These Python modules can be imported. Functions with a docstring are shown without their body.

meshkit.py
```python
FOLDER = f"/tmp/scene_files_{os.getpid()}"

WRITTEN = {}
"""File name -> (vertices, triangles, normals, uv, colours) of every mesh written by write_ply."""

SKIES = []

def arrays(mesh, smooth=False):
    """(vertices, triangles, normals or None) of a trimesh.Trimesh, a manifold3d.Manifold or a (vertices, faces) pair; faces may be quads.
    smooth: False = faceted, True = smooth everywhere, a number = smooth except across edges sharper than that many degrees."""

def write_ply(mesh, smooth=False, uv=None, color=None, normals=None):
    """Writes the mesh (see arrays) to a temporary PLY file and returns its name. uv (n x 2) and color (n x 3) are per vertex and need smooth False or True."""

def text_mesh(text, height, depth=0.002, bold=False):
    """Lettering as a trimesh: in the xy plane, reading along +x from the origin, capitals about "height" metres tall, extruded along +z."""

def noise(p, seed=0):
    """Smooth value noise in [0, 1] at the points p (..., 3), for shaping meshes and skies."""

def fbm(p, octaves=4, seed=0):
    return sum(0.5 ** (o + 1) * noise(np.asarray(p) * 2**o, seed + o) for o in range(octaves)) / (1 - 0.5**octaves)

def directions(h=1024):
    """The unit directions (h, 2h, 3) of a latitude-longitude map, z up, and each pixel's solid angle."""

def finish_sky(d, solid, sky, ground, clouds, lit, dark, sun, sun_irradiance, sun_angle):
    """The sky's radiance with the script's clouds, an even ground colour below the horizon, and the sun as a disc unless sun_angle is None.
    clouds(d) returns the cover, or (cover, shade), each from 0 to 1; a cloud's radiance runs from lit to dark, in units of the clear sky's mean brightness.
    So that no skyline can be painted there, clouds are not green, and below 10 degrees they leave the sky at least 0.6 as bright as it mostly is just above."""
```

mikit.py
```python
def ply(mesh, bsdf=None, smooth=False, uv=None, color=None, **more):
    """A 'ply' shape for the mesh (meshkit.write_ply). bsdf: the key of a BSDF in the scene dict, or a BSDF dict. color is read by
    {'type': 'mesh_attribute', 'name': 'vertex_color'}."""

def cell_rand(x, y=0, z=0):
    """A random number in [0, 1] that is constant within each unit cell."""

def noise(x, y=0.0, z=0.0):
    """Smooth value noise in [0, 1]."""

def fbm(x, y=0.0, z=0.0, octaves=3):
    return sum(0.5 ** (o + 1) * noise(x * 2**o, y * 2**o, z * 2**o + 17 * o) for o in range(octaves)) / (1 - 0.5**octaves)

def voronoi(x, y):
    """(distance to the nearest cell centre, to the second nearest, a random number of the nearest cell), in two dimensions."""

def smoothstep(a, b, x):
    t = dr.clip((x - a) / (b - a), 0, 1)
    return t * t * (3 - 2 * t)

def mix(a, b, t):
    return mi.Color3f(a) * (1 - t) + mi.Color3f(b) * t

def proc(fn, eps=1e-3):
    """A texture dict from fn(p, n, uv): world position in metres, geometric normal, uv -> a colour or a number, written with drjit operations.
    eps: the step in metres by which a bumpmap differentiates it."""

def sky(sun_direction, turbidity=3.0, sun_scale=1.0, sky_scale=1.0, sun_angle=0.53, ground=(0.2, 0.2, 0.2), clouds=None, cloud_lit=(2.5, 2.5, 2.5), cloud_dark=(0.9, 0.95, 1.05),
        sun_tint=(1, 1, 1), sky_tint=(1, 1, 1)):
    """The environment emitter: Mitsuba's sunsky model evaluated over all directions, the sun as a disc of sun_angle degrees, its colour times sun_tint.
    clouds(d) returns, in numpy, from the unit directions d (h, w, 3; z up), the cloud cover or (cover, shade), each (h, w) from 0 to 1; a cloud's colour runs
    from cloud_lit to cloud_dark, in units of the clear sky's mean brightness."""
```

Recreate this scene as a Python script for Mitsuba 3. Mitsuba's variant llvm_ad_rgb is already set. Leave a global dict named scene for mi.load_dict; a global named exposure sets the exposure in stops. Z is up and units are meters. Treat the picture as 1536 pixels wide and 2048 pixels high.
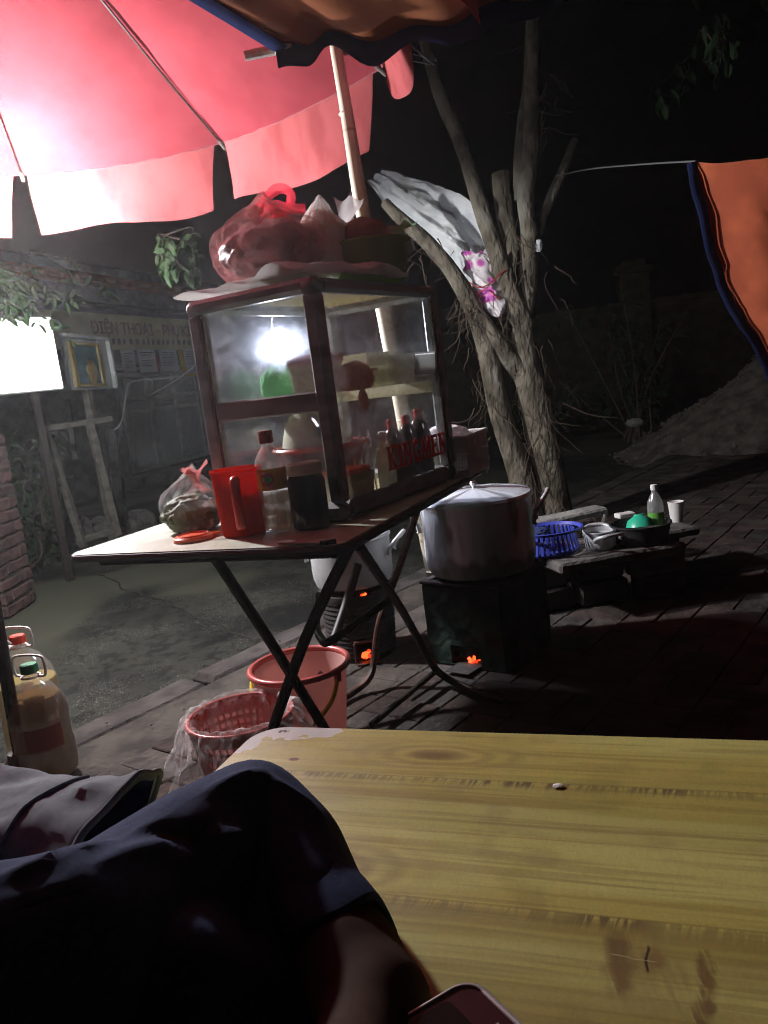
import math, random
import numpy as np, trimesh, manifold3d
import drjit as dr
import mitsuba as mi
import mikit, meshkit
from mikit import proc, noise, fbm, smoothstep, mix, cell_rand

T = mi.ScalarTransform4f
scene, labels = {}, {}

# ------------------------------------------------------------------ camera, sky, exposure
EYE = (0.0, 0.0, 1.05)
scene['camera'] = {'type': 'perspective', 'fov': 51.28, 'fov_axis': 'x', 'near_clip': 0.02, 'far_clip': 400.0,
                   'to_world': T().look_at(origin=list(EYE), target=[0.0, 0.98697, 0.88909], up=[0.12533, 0.15964, 0.97919])}
sky = mikit.sky((-0.8, 0.3, 0.12), turbidity=3, sun_scale=0.0, sky_scale=0.0011, sky_tint=(0.9, 0.95, 1.1))
sky['sampling_weight'] = 0.25
scene['sky_light'] = sky
exposure = 0.08
LAMP = np.array([-1.45, 3.25, 1.80]); LAMP_I = 27.0
BULB2 = np.array((-0.319, 3.100, 1.231)); BULB2_I = 2.0

rng = np.random.default_rng(7)

# ------------------------------------------------------------------ helpers
def numbered(name):
    def used(k): return k in scene or k in labels or any(x.startswith(k + '__') for x in scene)
    if not used(name): return name
    i = 1
    while used(f'{name}_{i:03d}'): i += 1
    return f'{name}_{i:03d}'

def thing(name, label, cat, group=None, kind=None):
    key = numbered(name)
    labels[key] = {'label': label, 'category': cat}
    if group: labels[key]['group'] = group
    if kind: labels[key]['kind'] = kind
    return key

def put(name, mesh, bsdf, parent=None, smooth=35, label=None, kind=None, **kw):
    key = numbered((parent + '__' if parent else '') + name)
    scene[key] = mikit.ply(mesh, bsdf, smooth=smooth, **kw)
    if label or kind:
        labels[key] = {}
        if label: labels[key]['label'] = label
        if kind: labels[key]['kind'] = kind
    return key

def single(name, mesh, bsdf, label, cat, smooth=35, group=None, kind=None, **kw):
    key = thing(name, label, cat, group, kind)
    scene[key] = mikit.ply(mesh, bsdf, smooth=smooth, **kw)
    return key

def setting(name, mesh, bsdf, smooth=False):
    key = numbered(name)
    scene[key] = mikit.ply(mesh, bsdf, smooth=smooth)
    labels[key] = {'kind': 'structure'}
    return key

def rotm(rx=0, ry=0, rz=0):
    return trimesh.transformations.euler_matrix(rx, ry, rz, 'sxyz')

def mv(m, loc=(0, 0, 0), rz=0, rx=0, ry=0, s=None):
    m = m.copy()
    if s is not None: m.apply_scale(s)
    M = rotm(rx, ry, rz); M[:3, 3] = loc
    m.apply_transform(M)
    return m

def join(*ms):
    return trimesh.util.concatenate([m for m in ms])

def box(sx, sy, sz, bev=0.003):
    a, b, c = sx / 2, sy / 2, sz / 2
    bev = min(bev, a * .6, b * .6, c * .6)
    P = []
    for x in (-1, 1):
        for y in (-1, 1):
            for z in (-1, 1):
                P += [(x * (a - bev), y * (b - bev), z * c), (x * (a - bev), y * b, z * (c - bev)), (x * a, y * (b - bev), z * (c - bev))]
    return trimesh.convex.convex_hull(np.array(P))

def beam(p, q, w, h, bev=0.003):
    """A box between two points, w wide sideways, h high."""
    p, q = np.array(p, float), np.array(q, float)
    d = q - p; L = np.linalg.norm(d); d /= L
    side = np.cross(d, [0, 0, 1])
    if np.linalg.norm(side) < 0.05: side = np.array([1., 0, 0]) - d * d[0]
    side /= np.linalg.norm(side); up = np.cross(side, d)
    M = np.eye(4); M[:3, 0] = d; M[:3, 1] = side; M[:3, 2] = up
    if np.linalg.det(M[:3, :3]) < 0: M[:3, 1] *= -1
    M[:3, 3] = (p + q) / 2
    b = box(L, w, h, bev); b.apply_transform(M)
    return b

def post(p, q, wx, wy, ax, bev=0.003):
    """An upright box between two points whose wx side lies along the horizontal direction ax."""
    p, q = np.array(p, float), np.array(q, float)
    d = q - p; L = np.linalg.norm(d); d /= L
    a = np.array([ax[0], ax[1], 0.]); a -= d * (a @ d); a /= np.linalg.norm(a)
    M = np.eye(4); M[:3, 0] = a; M[:3, 1] = np.cross(d, a); M[:3, 2] = d; M[:3, 3] = (p + q) / 2
    b = box(wx, wy, L, bev); b.apply_transform(M)
    return b

def lathe(prof, n=36, arc=(0, 2 * math.pi), sx=1, sy=1):
    prof = np.array(prof, float); m = len(prof)
    full = abs(arc[1] - arc[0] - 2 * math.pi) < 1e-6
    k = n if full else n + 1
    ang = arc[0] + (arc[1] - arc[0]) * np.arange(k) / n
    V = np.stack([prof[None, :, 0] * np.cos(ang)[:, None] * sx, prof[None, :, 0] * np.sin(ang)[:, None] * sy, np.broadcast_to(prof[None, :, 1], (k, m))], -1).reshape(-1, 3)
    F = []
    for i in range(n):
        j = (i + 1) % k
        for r in range(m - 1):
            a, b, c, d = i * m + r, j * m + r, j * m + r + 1, i * m + r + 1
            F += [(a, b, c), (a, c, d)]
    me = trimesh.Trimesh(V, F, process=False)
    me.update_faces(me.area_faces > 1e-14)
    return me

def spline(P, n=8):
    P = np.array(P, float)
    if len(P) < 3: return np.linspace(P[0], P[-1], n + 1)
    Q_ = np.vstack([2 * P[0] - P[1], P, 2 * P[-1] - P[-2]]); out = []
    for i in range(1, len(Q_) - 2):
        p0, p1, p2, p3 = Q_[i - 1:i + 3]
        for t in np.linspace(0, 1, n, endpoint=False):
            out.append(.5 * (2 * p1 + (p2 - p0) * t + (2 * p0 - 5 * p1 + 4 * p2 - p3) * t * t + (3 * p1 - p0 - 3 * p2 + p3) * t ** 3))
    out.append(P[-1])
    return np.array(out)

def tube(P, r, sides=10, smooth_n=0, cap=True):
    P = np.array(P, float)
    r = np.broadcast_to(np.array(r, float), (len(P),)).copy()
    if smooth_n:
        P4 = spline(np.hstack([P, r[:, None]]), smooth_n); P, r = P4[:, :3], np.maximum(P4[:, 3], 1e-4)
    t = np.gradient(P, axis=0); t /= np.linalg.norm(t, axis=1, keepdims=True) + 1e-12
    a = np.cross(t[0], [0.13, 0.31, 0.94]); a /= np.linalg.norm(a)
    A = []
    for k in range(len(P)):
        a = a - t[k] * (a @ t[k]); a /= np.linalg.norm(a); A.append(a)
    A = np.array(A); B = np.cross(t, A)
    ang = np.arange(sides) * 2 * math.pi / sides
    V = (P[:, None] + r[:, None, None] * (np.cos(ang)[None, :, None] * A[:, None] + np.sin(ang)[None, :, None] * B[:, None])).reshape(-1, 3)
    F = []
    for i in range(len(P) - 1):
        for j in range(sides):
            k = (j + 1) % sides
            p, q, u, v = i * sides + j, i * sides + k, (i + 1) * sides + k, (i + 1) * sides + j
            F += [(p, q, u), (p, u, v)]
    if cap:
        n = len(V); V = np.vstack([V, P[0], P[-1]])
        for j in range(sides):
            k = (j + 1) % sides
            F += [(n, k, j), (n + 1, (len(P) - 1) * sides + j, (len(P) - 1) * sides + k)]
    return trimesh.Trimesh(V, F, process=False)

def sheet(P):
    P = np.array(P, float); h, w = P.shape[:2]
    i, j = np.meshgrid(np.arange(h - 1), np.arange(w - 1), indexing='ij')
    a = (i * w + j).ravel()
    F = np.vstack([np.stack([a, a + 1, a + w + 1], 1), np.stack([a, a + w + 1, a + w], 1)])
    return trimesh.Trimesh(P.reshape(-1, 3), F, process=False)

def thick(P, d):
    """A sheet given a real thickness d (closed)."""
    s = sheet(P); n = s.vertex_normals; h, w = np.array(P).shape[:2]
    V = np.vstack([s.vertices + n * d / 2, s.vertices - n * d / 2]); k = len(s.vertices)
    rim = [j for j in range(w)] + [i * w + w - 1 for i in range(1, h)] + [(h - 1) * w + j for j in range(w - 2, -1, -1)] + [i * w for i in range(h - 2, 0, -1)]
    F = [*s.faces, *(s.faces[:, ::-1] + k)]
    for a, b in zip(rim, rim[1:] + rim[:1]): F += [(a, b + k, b), (a, a + k, b + k)]
    return trimesh.Trimesh(V, np.array(F), process=False)

def wob(P, scale, amp, seed=0, octaves=3):
    P = np.asarray(P, float)
    o = np.stack([meshkit.fbm(P * scale + 31.7 * k, octaves, seed + k) for k in range(3)], -1) - .5
    return P + o * 2 * amp

def ridged(P, scale, seed=0):
    return 1 - np.abs(meshkit.fbm(np.asarray(P) * scale + 5, 3, seed) * 2 - 1) * 2.2

def lump(rx, ry, rz, seed, amp=.12, ridge=.05, floor=-.75, sub=4, scale=1.6):
    m = trimesh.creation.icosphere(subdivisions=sub)
    v = m.vertices.copy()
    d = 1 + (meshkit.fbm(v * scale + 11, 3, seed) - .5) * 2 * amp + ridge * np.clip(ridged(v, scale * 1.7, seed + 5), -1, 1)
    v = v * d[:, None]
    low = v[:, 2] < floor
    v[low, 2] = floor + (v[low, 2] - floor) * .15
    m.vertices = v * np.array([rx, ry, rz])
    return m

def tiedbag(rx, ry, rz, seed, neck=(0, 0), neck_r=.16, lean=0.0, amp=.1, ridge=.05, sub=6):
    """A plastic bag pulled together to a knot at the top."""
    m = trimesh.creation.icosphere(subdivisions=sub)
    v = m.vertices.copy()
    az = np.arctan2(v[:, 1], v[:, 0]); up = np.clip(v[:, 2], 0, 1)
    d = 1 + (meshkit.fbm(v * 1.5 + 3, 3, seed) - .5) * 2 * amp
    pleat = np.sin(az * 11 + 2.2 * meshkit.noise(v * 3, seed)) * .6 + np.sin(az * 23 + seed) * .4
    d += ridge * pleat * up ** 1.5 + ridge * np.clip(ridged(v, 2.4, seed + 3), -1, 1) * .8
    d += .016 * np.clip(ridged(v, 5.5, seed + 9), -1, 1) + .007 * np.clip(ridged(v, 12, seed + 12), -1, 1)
    v = v * d[:, None]
    pinch = 1 - (1 - neck_r) * np.clip((up - .35) / .62, 0, 1) ** 1.1
    v[:, 0] *= pinch; v[:, 1] *= pinch
    v[:, 0] += neck[0] * up ** 2; v[:, 1] += neck[1] * up ** 2
    low = v[:, 2] < -.62
    v[low, 2] = -.62 + (v[low, 2] + .62) * .12
    m.vertices = v * np.array([rx, ry, rz])
    m.apply_translation([0, 0, .66 * rz])
    return m

def ears(p, size, seed, n=3, up=1.0):
    """The loose tufts of film above a bag's knot."""
    r = np.random.default_rng(seed); out = []
    for k in range(n):
        az = r.uniform(0, 6.28); L = size * r.uniform(.8, 1.2)
        dirh = np.array([math.cos(az), math.sin(az), 0]); side = np.array([-math.sin(az), math.cos(az), 0])
        g = []
        for i in range(9):
            t = i / 8; w = size * (.10 + .42 * t); c = np.array(p) + dirh * L * .55 * t ** 1.2 + np.array([0, 0, up * L * (t - .25 * t * t)])
            g.append([c + side * w * s + np.array([0, 0, 1]) * .10 * size * math.sin(s * 5 + k) * t for s in np.linspace(-1, 1, 9)])
        out.append(sheet(wob(np.array(g), 2.2 / size * .4, size * .10, seed + k)))
    return join(*out)

def hullchain(J, R, edge=.012, smooth=8, extra=()):
    """One continuous surface round a chain of joints: hulls of neighbouring spheres, joined and smoothed."""
    def ball(p, r): return manifold3d.Manifold.sphere(r, 36).translate([float(x) for x in p])
    man = None
    for chain in J:
        for a, b in zip(chain[:-1], chain[1:]):
            h = manifold3d.Manifold.batch_hull([ball(a[:3], a[3]), ball(b[:3], b[3])])
            man = h if man is None else man + h
    man = man.refine_to_length(edge)
    mm = man.to_mesh(); m = trimesh.Trimesh(mm.vert_properties[:, :3], mm.tri_verts, process=True)
    if smooth: trimesh.smoothing.filter_taubin(m, iterations=smooth)
    return m

# ------------------------------------------------------------------ materials
def rgb(c): return {'type': 'rgb', 'value': [float(x) for x in c]}

def pm(name, c, rough=.5, metal=0., spec=.5, bump=None, coat=0., two=False, sheen=0.):
    b = {'type': 'principled', 'base_color': c if isinstance(c, dict) else rgb(c), 'roughness': rough if isinstance(rough, dict) else float(rough), 'metallic': float(metal), 'specular': float(spec)}
    if coat: b['clearcoat'] = float(coat); b['clearcoat_gloss'] = .9
    if sheen: b['sheen'] = float(sheen)
    if bump: b = {'type': 'bumpmap', 'arbitrary': {**bump[0]}, 'scale': bump[1], 'bsdf': b}
    scene[name] = {'type': 'twosided', 'bsdf': b}
    return name

def film(name, c, rough=.35, trans=.8):
    """A thin translucent sheet: light is scattered through it."""
    scene[name] = {'type': 'principledthin', 'base_color': c if isinstance(c, dict) else rgb(c), 'roughness': float(rough), 'diff_trans': float(trans), 'spec_trans': 0.0, 'eta': 1.45}
    return name

def veil(name, inner, opacity):
    """A see-through film or dirty pane: part of the light passes straight on."""
    scene[name] = {'type': 'mask', 'opacity': opacity if isinstance(opacity, dict) else float(opacity), 'bsdf': {'type': 'ref', 'id': inner}}
    return name

def speck(a, b, s, contrast=(.3, .7), octaves=4):
    return proc(lambda p, n, uv: mix(a, b, smoothstep(contrast[0], contrast[1], fbm(p.x * s, p.y * s, p.z * s, octaves))))

pm('dark_iron', speck((.010, .009, .008), (.024, .016, .013), 60), .5, 0, .35)
pm('rusty_iron', speck((.03, .016, .012), (.09, .035, .022), 40), .5)
def frame_col(p, n, uv):
    return mix((.185, .198, .195), (.110, .116, .112), smoothstep(.35, .7, fbm(p.x * 9, p.y * 9, p.z * 22, 3)))
pm('bronze_frame', proc(frame_col), .40, .05)
pm('white_laminate', speck((.46, .50, .42), (.36, .38, .29), 14), .38)
pm('old_edge', (.03, .028, .026), .6)
pm('cream_rail', (.36, .35, .24), .5)
pm('board', speck((.34, .30, .12), (.22, .19, .08), 8), .6)
pm('black_board', (.03, .026, .024), .6)
pm('red_plastic', (.60, .045, .02), .3)
film('red_plastic_thin', (.62, .040, .018), .3, .8)
pm('orange_plastic', (.66, .10, .02), .32)
pm('dark_red_plastic', (.28, .02, .018), .3)
pm('pink_plastic', speck((.55, .19, .17), (.45, .14, .13), 12), .38)
film('pink_plastic_thin', (.74, .47, .43), .4, .6)
pm('rim_red', (.42, .085, .075), .32)
pm('yellow_rope', (.78, .62, .04), .5)
pm('blue_plastic', (.04, .06, .34), .38)
film('green_plastic', (.32, .50, .14), .45, .95)
pm('teal_plastic', (.02, .36, .21), .35)
pm('purple_plastic', (.055, .05, .085), .4)
pm('white_plastic', (.62, .62, .58), .4)
film('milky_plastic', (.66, .69, .57), .4, .8)
film('foam_white', (.72, .73, .58), .7, .7)
pm('white_chip', (.86, .86, .80), .7)
film('foam_grey', (.66, .67, .66), .7, .7)
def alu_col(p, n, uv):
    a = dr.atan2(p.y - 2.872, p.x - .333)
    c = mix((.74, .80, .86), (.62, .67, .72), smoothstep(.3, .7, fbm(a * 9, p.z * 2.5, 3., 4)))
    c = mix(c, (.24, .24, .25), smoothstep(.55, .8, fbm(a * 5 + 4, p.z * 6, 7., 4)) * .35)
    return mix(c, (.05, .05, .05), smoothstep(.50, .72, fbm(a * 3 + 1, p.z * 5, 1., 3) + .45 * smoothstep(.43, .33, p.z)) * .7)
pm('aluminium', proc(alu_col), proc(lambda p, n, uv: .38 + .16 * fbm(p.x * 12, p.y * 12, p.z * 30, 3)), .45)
pm('aluminium_dull', speck((.50, .52, .52), (.38, .40, .40), 12), .5, .3)
pm('pipe_grey', (.085, .088, .09), .45, .2)
pm('steel_wire', (.6, .6, .58), .3, .9)
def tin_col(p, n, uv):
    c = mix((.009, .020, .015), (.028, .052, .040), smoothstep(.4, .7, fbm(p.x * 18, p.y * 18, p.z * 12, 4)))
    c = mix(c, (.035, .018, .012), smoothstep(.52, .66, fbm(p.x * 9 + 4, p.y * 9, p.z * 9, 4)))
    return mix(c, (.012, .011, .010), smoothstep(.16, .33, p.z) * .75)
pm('green_tin', proc(tin_col), .7, 0, .2, bump=(proc(lambda p, n, uv: fbm(p.x * 40, p.y * 40, p.z * 40, 3), 2e-3), .008))
pm('soot', speck((.012, .011, .010), (.03, .026, .024), 30), .8)
pm('black_plastic', (.016, .015, .015), .45)
pm('dark_liquid', (.012, .006, .005), .15)
def bamboo_col(p, n, uv):
    c = mix((.46, .44, .34), (.32, .29, .20), smoothstep(.3, .7, fbm(p.x * 40, p.y * 40, p.z * 6, 3)))
    k = dr.abs(p.z * 3.4 - dr.floor(p.z * 3.4) - .5)
    return mix(c, (.20, .15, .09), smoothstep(.025, .008, k) * .7)
pm('bamboo', proc(bamboo_col), .5)
def bark_col(p, n, uv):
    f = fbm(p.x * 14, p.y * 14, p.z * 7, 4)
    c = mix((.165, .145, .108), (.070, .060, .043), smoothstep(.32, .68, f))
    return mix(c, (.22, .21, .175), smoothstep(.6, .75, fbm(p.x * 5 + 9, p.y * 5, p.z * 4, 3)) * .6)
pm('bark', proc(bark_col), .9, 0, .2, bump=(proc(lambda p, n, uv: fbm(p.x * 60, p.y * 60, p.z * 18, 4), 2e-3), .022))
pm('root', (.085, .062, .044), .9, 0, .15)
def leaf_col(p, n, uv): return mix((.035, .068, .028), (.070, .105, .050), cell_rand(p.x * 30, p.y * 30, p.z * 30))
scene['leaf'] = {'type': 'principledthin', 'base_color': proc(leaf_col), 'roughness': .45, 'diff_trans': .7, 'spec_trans': 0.0, 'eta': 1.4}
scene['leaf_dark'] = {'type': 'principledthin', 'base_color': rgb((.022, .038, .018)), 'roughness': .6, 'diff_trans': .5, 'spec_trans': 0.0, 'eta': 1.3}
# fabrics
def weave(p): return .5 + .5 * dr.sin(p.x * 2600) * dr.sin(p.z * 2600 + p.y * 1900)
def canopy_col(p, n, uv):
    c = mix((.215, .036, .044), (.175, .028, .034), smoothstep(.3, .75, fbm(p.x * 5, p.y * 5, p.z * 5, 4)))
    return mix(c, (.145, .025, .029), smoothstep(.66, .85, fbm(p.x * 11 + 3, p.y * 11, p.z * 11, 4)) * .45)
film('canopy_red', proc(canopy_col), .7, .22)
pm('cord_red', (.16, .03, .035), .8)
film('flap_red', proc(lambda p, n, uv: mix((.31, .080, .080), (.24, .054, .056), smoothstep(.4, .8, fbm(p.x * 16, p.y * 16, p.z * 5, 4)))), .7, .5)
def tarp_col(p, n, uv):
    c = mix((.36, .092, .042), (.26, .064, .032), smoothstep(.35, .7, fbm(p.x * 7, p.y * 7, p.z * 7, 4)))
    return c
film('tarp_orange', proc(tarp_col), .55, .25)
film('tarp_blue', (.022, .032, .090), .5, .12)
film('tarp_brown', proc(lambda p, n, uv: mix((.20, .074, .036), (.12, .050, .032), smoothstep(.35, .7, fbm(p.x * 4, p.y * 4, p.z * 4, 4)))), .55, .2)
pm('navy_cloth', proc(lambda p, n, uv: mix((.018, .028, .075), (.042, .060, .145), fbm(p.x * 420, p.y * 420, p.z * 420, 2))), .95, 0, .05, sheen=.15)
def denim_col(p, n, uv):
    f = fbm(p.x * 260, p.y * 260, p.z * 260, 2)
    return mix((.115, .130, .155), (.245, .270, .305), .55 * f + .45 * smoothstep(.3, .7, fbm(p.x * 22, p.y * 22, p.z * 22, 3)))
pm('grey_denim', proc(denim_col), .95, 0, .1, sheen=.3)
pm('skin', speck((.066, .038, .028), (.046, .026, .020), 50), .8, 0, .05)
# bags and films
film('pink_film', (.68, .28, .27), .16, .45)
veil('pink_bag', 'pink_film', proc(lambda p, n, uv: .14 + .34 * smoothstep(.4, .7, fbm(p.x * 25, p.y * 25, p.z * 25, 3))))
film('red_film', (.75, .06, .09), .3, .75)
veil('red_bag', 'red_film', .8)
film('white_film_solid', (.80, .81, .80), .14, .45)
veil('clear_bag', 'white_film_solid', proc(lambda p, n, uv: .07 + .36 * smoothstep(.50, .72, fbm(p.x * 34, p.y * 34, p.z * 34, 4))))
veil('liner_bag', 'white_film_solid', proc(lambda p, n, uv: .13 + .45 * smoothstep(.46, .70, fbm(p.x * 34, p.y * 34, p.z * 34, 4))))
veil('milk_bag', 'white_film_solid', .8)
film('green_film', (.25, .60, .33), .35, .6)
film('plum_film', (.30, .16, .12), .35, .6)
film('white_sheet_film', proc(lambda p, n, uv: mix((.74, .76, .75), (.60, .62, .62), smoothstep(.4, .75, fbm(p.x * 9, p.y * 9, p.z * 9, 4)))), .32, .3)
def flower_col(p, n, uv):
    d, d2, w = mikit.voronoi(p.x * 15 + p.y * 9, p.z * 15)
    c = mix((.72, .66, .66), (.60, .13, .40), smoothstep(.46, .22, d) * (w > .35))
    return mix(c, (.45, .12, .42), smoothstep(.20, .10, d) * (w > .35))
film('flower_film', proc(flower_col), .35, .3)
pm('meat', speck((.055, .022, .019), (.24, .14, .12), 16, (.42, .78)), .4)
pm('herbs', speck((.030, .055, .018), (.10, .13, .05), 45), .7)
pm('cabbage', speck((.55, .58, .30), (.62, .60, .46), 18), .6)
# glass: dirty panes let most light pass, mirror a little of it and hold a veil of grime
scene['pane_shine'] = {'type': 'twosided', 'bsdf': {'type': 'roughconductor', 'material': 'none', 'alpha': .04, 'specular_reflectance': rgb((1, 1, 1))}}
scene['grime'] = {'type': 'principledthin', 'base_color': rgb((.72, .74, .78)), 'roughness': .32, 'spec_trans': .55, 'diff_trans': .7, 'eta': 1.4}
def smear(p, n, uv):
    f = fbm(p.x * 11 + 3 * fbm(p.z * 9, p.y * 9, 1.0, 2), p.y * 11, p.z * 14, 5)
    s = fbm(p.x * 60 + p.z * 34, p.y * 60, p.z * 26, 3)
    return dr.clip(.045 + .24 * smoothstep(.42, .74, f) * (.45 + .8 * s), 0, .6)
def dirty(name, base, k):
    scene[name + '_mix'] = {'type': 'blendbsdf', 'weight': proc(lambda p, n, uv: dr.clip(base + smear(p, n, uv) * k, 0, .9) / (dr.clip(base + smear(p, n, uv) * k, 0, .9) + .07)),
                            'a': {'type': 'ref', 'id': 'pane_shine'}, 'b': {'type': 'ref', 'id': 'grime'}}
    scene[name] = {'type': 'mask', 'opacity': proc(lambda p, n, uv: dr.clip(base + smear(p, n, uv) * k, 0, .9) + .07), 'bsdf': {'type': 'ref', 'id': name + '_mix'}}
dirty('pane_front', .01, .45)
dirty('pane_back', .02, .60)
film('clear_plastic_film', (.80, .82, .80), .12, .45)
scene['bottle_shine'] = {'type': 'blendbsdf', 'weight': .45, 'a': {'type': 'ref', 'id': 'pane_shine'}, 'b': {'type': 'ref', 'id': 'clear_plastic_film'}}
veil('bottle_clear', 'bottle_shine', .15)
veil('bottle_frost', 'bottle_shine', .42)
pm('oil', (.50, .46, .28), .1)
film('oil_film', (.55, .52, .34), .15, .7)
veil('oil_body', 'oil_film', .45)
film('tea_film', (.13, .080, .035), .15, .6)
veil('tea_body', 'tea_film', .82)
film('lemon_film', (.36, .29, .12), .2, .6)
veil('lemon_body', 'lemon_film', .7)
pm('green_cap', (.01, .13, .05), .4)
# ground and stone
def asphalt_col(p, n, uv):
    c = mix((.024, .025, .020), (.009, .0095, .0085), smoothstep(.35, .65, fbm(p.x * 2.2, p.y * 2.2, 0., 4)))
    g = noise(p.x * 190, p.y * 190)
    c = mix(c, (.006, .006, .006), smoothstep(.50, .70, fbm(p.x * 26, p.y * 26, 1., 3)) * .6)
    c = mix(c, (.11, .11, .09), smoothstep(.72, .90, g) * smoothstep(.40, .62, fbm(p.x * 3.1, p.y * 3.1, 5., 3)) * .75)
    return mix(c, (.042, .043, .031), smoothstep(.55, .72, fbm(p.x * .9 + 7, p.y * .9, 0., 3)))
pm('asphalt', proc(asphalt_col), proc(lambda p, n, uv: .62 + .38 * smoothstep(.30, .55, fbm(p.x * 3, p.y * 3, 0., 4))), 0, .14, bump=(proc(lambda p, n, uv: fbm(p.x * 120, p.y * 120, 0., 3), 2e-3), .012))
pm('mortar', speck((.052, .046, .038), (.024, .022, .019), 11, (.3, .7), 5), .95, 0, .2, bump=(proc(lambda p, n, uv: fbm(p.x * 40, p.y * 40, p.z * 40, 4), 2e-3), .015))
def slab(name, a, b):
    pm(name, proc(lambda p, n, uv: mix(mix(a, b, smoothstep(.3, .7, fbm(p.x * 9, p.y * 9, p.z * 9, 4))), (.16, .15, .13), smoothstep(.80, .95, noise(p.x * 130, p.y * 130, p.z * 60)) * .25)), .92, 0, .10,
       bump=(proc(lambda p, n, uv: fbm(p.x * 55, p.y * 55, p.z * 55, 4), 2e-3), .010))
slab('paver_grey', (.066, .058, .050), (.036, .032, .029))
slab('paver_red', (.056, .042, .036), (.030, .024, .021))
slab('paver_dark', (.054, .049, .044), (.030, .027, .025))
slab('stone_grey', (.23, .23, .21), (.13, .13, .12))
slab('stone_dark', (.115, .108, .098), (.055, .050, .047))
slab('brick_red', (.075, .046, .041), (.042, .028, .026))
slab('gravel_stone', (.125, .110, .092), (.065, .058, .050))
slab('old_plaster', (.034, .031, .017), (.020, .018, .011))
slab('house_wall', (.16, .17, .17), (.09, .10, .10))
pm('roof_tile', speck((.20, .09, .05), (.12, .055, .035), 8), .8)
pm('sign_board', speck((.60, .58, .34), (.48, .47, .28), 5), .6)
pm('sign_red', (.30, .20, .14), .6)
pm('sign_ink', (.04, .045, .04), .6)
pm('paper', (.52, .54, .56), .8)
pm('paper_yellow', (.50, .34, .03), .7)
pm('paper_red', (.34, .03, .04), .7)
pm('gate_paint', speck((.38, .41, .39), (.25, .27, .25), 9), .6)
pm('gate_bar', (.20, .23, .22), .6)
pm('old_timber', speck((.085, .080, .062), (.042, .040, .032), 20), .85)
pm('picture_blue', speck((.012, .075, .10), (.03, .13, .14), 5), .4)
pm('gold', (.20, .155, .045), .4)
pm('cable', (.02, .02, .02), .5)
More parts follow.
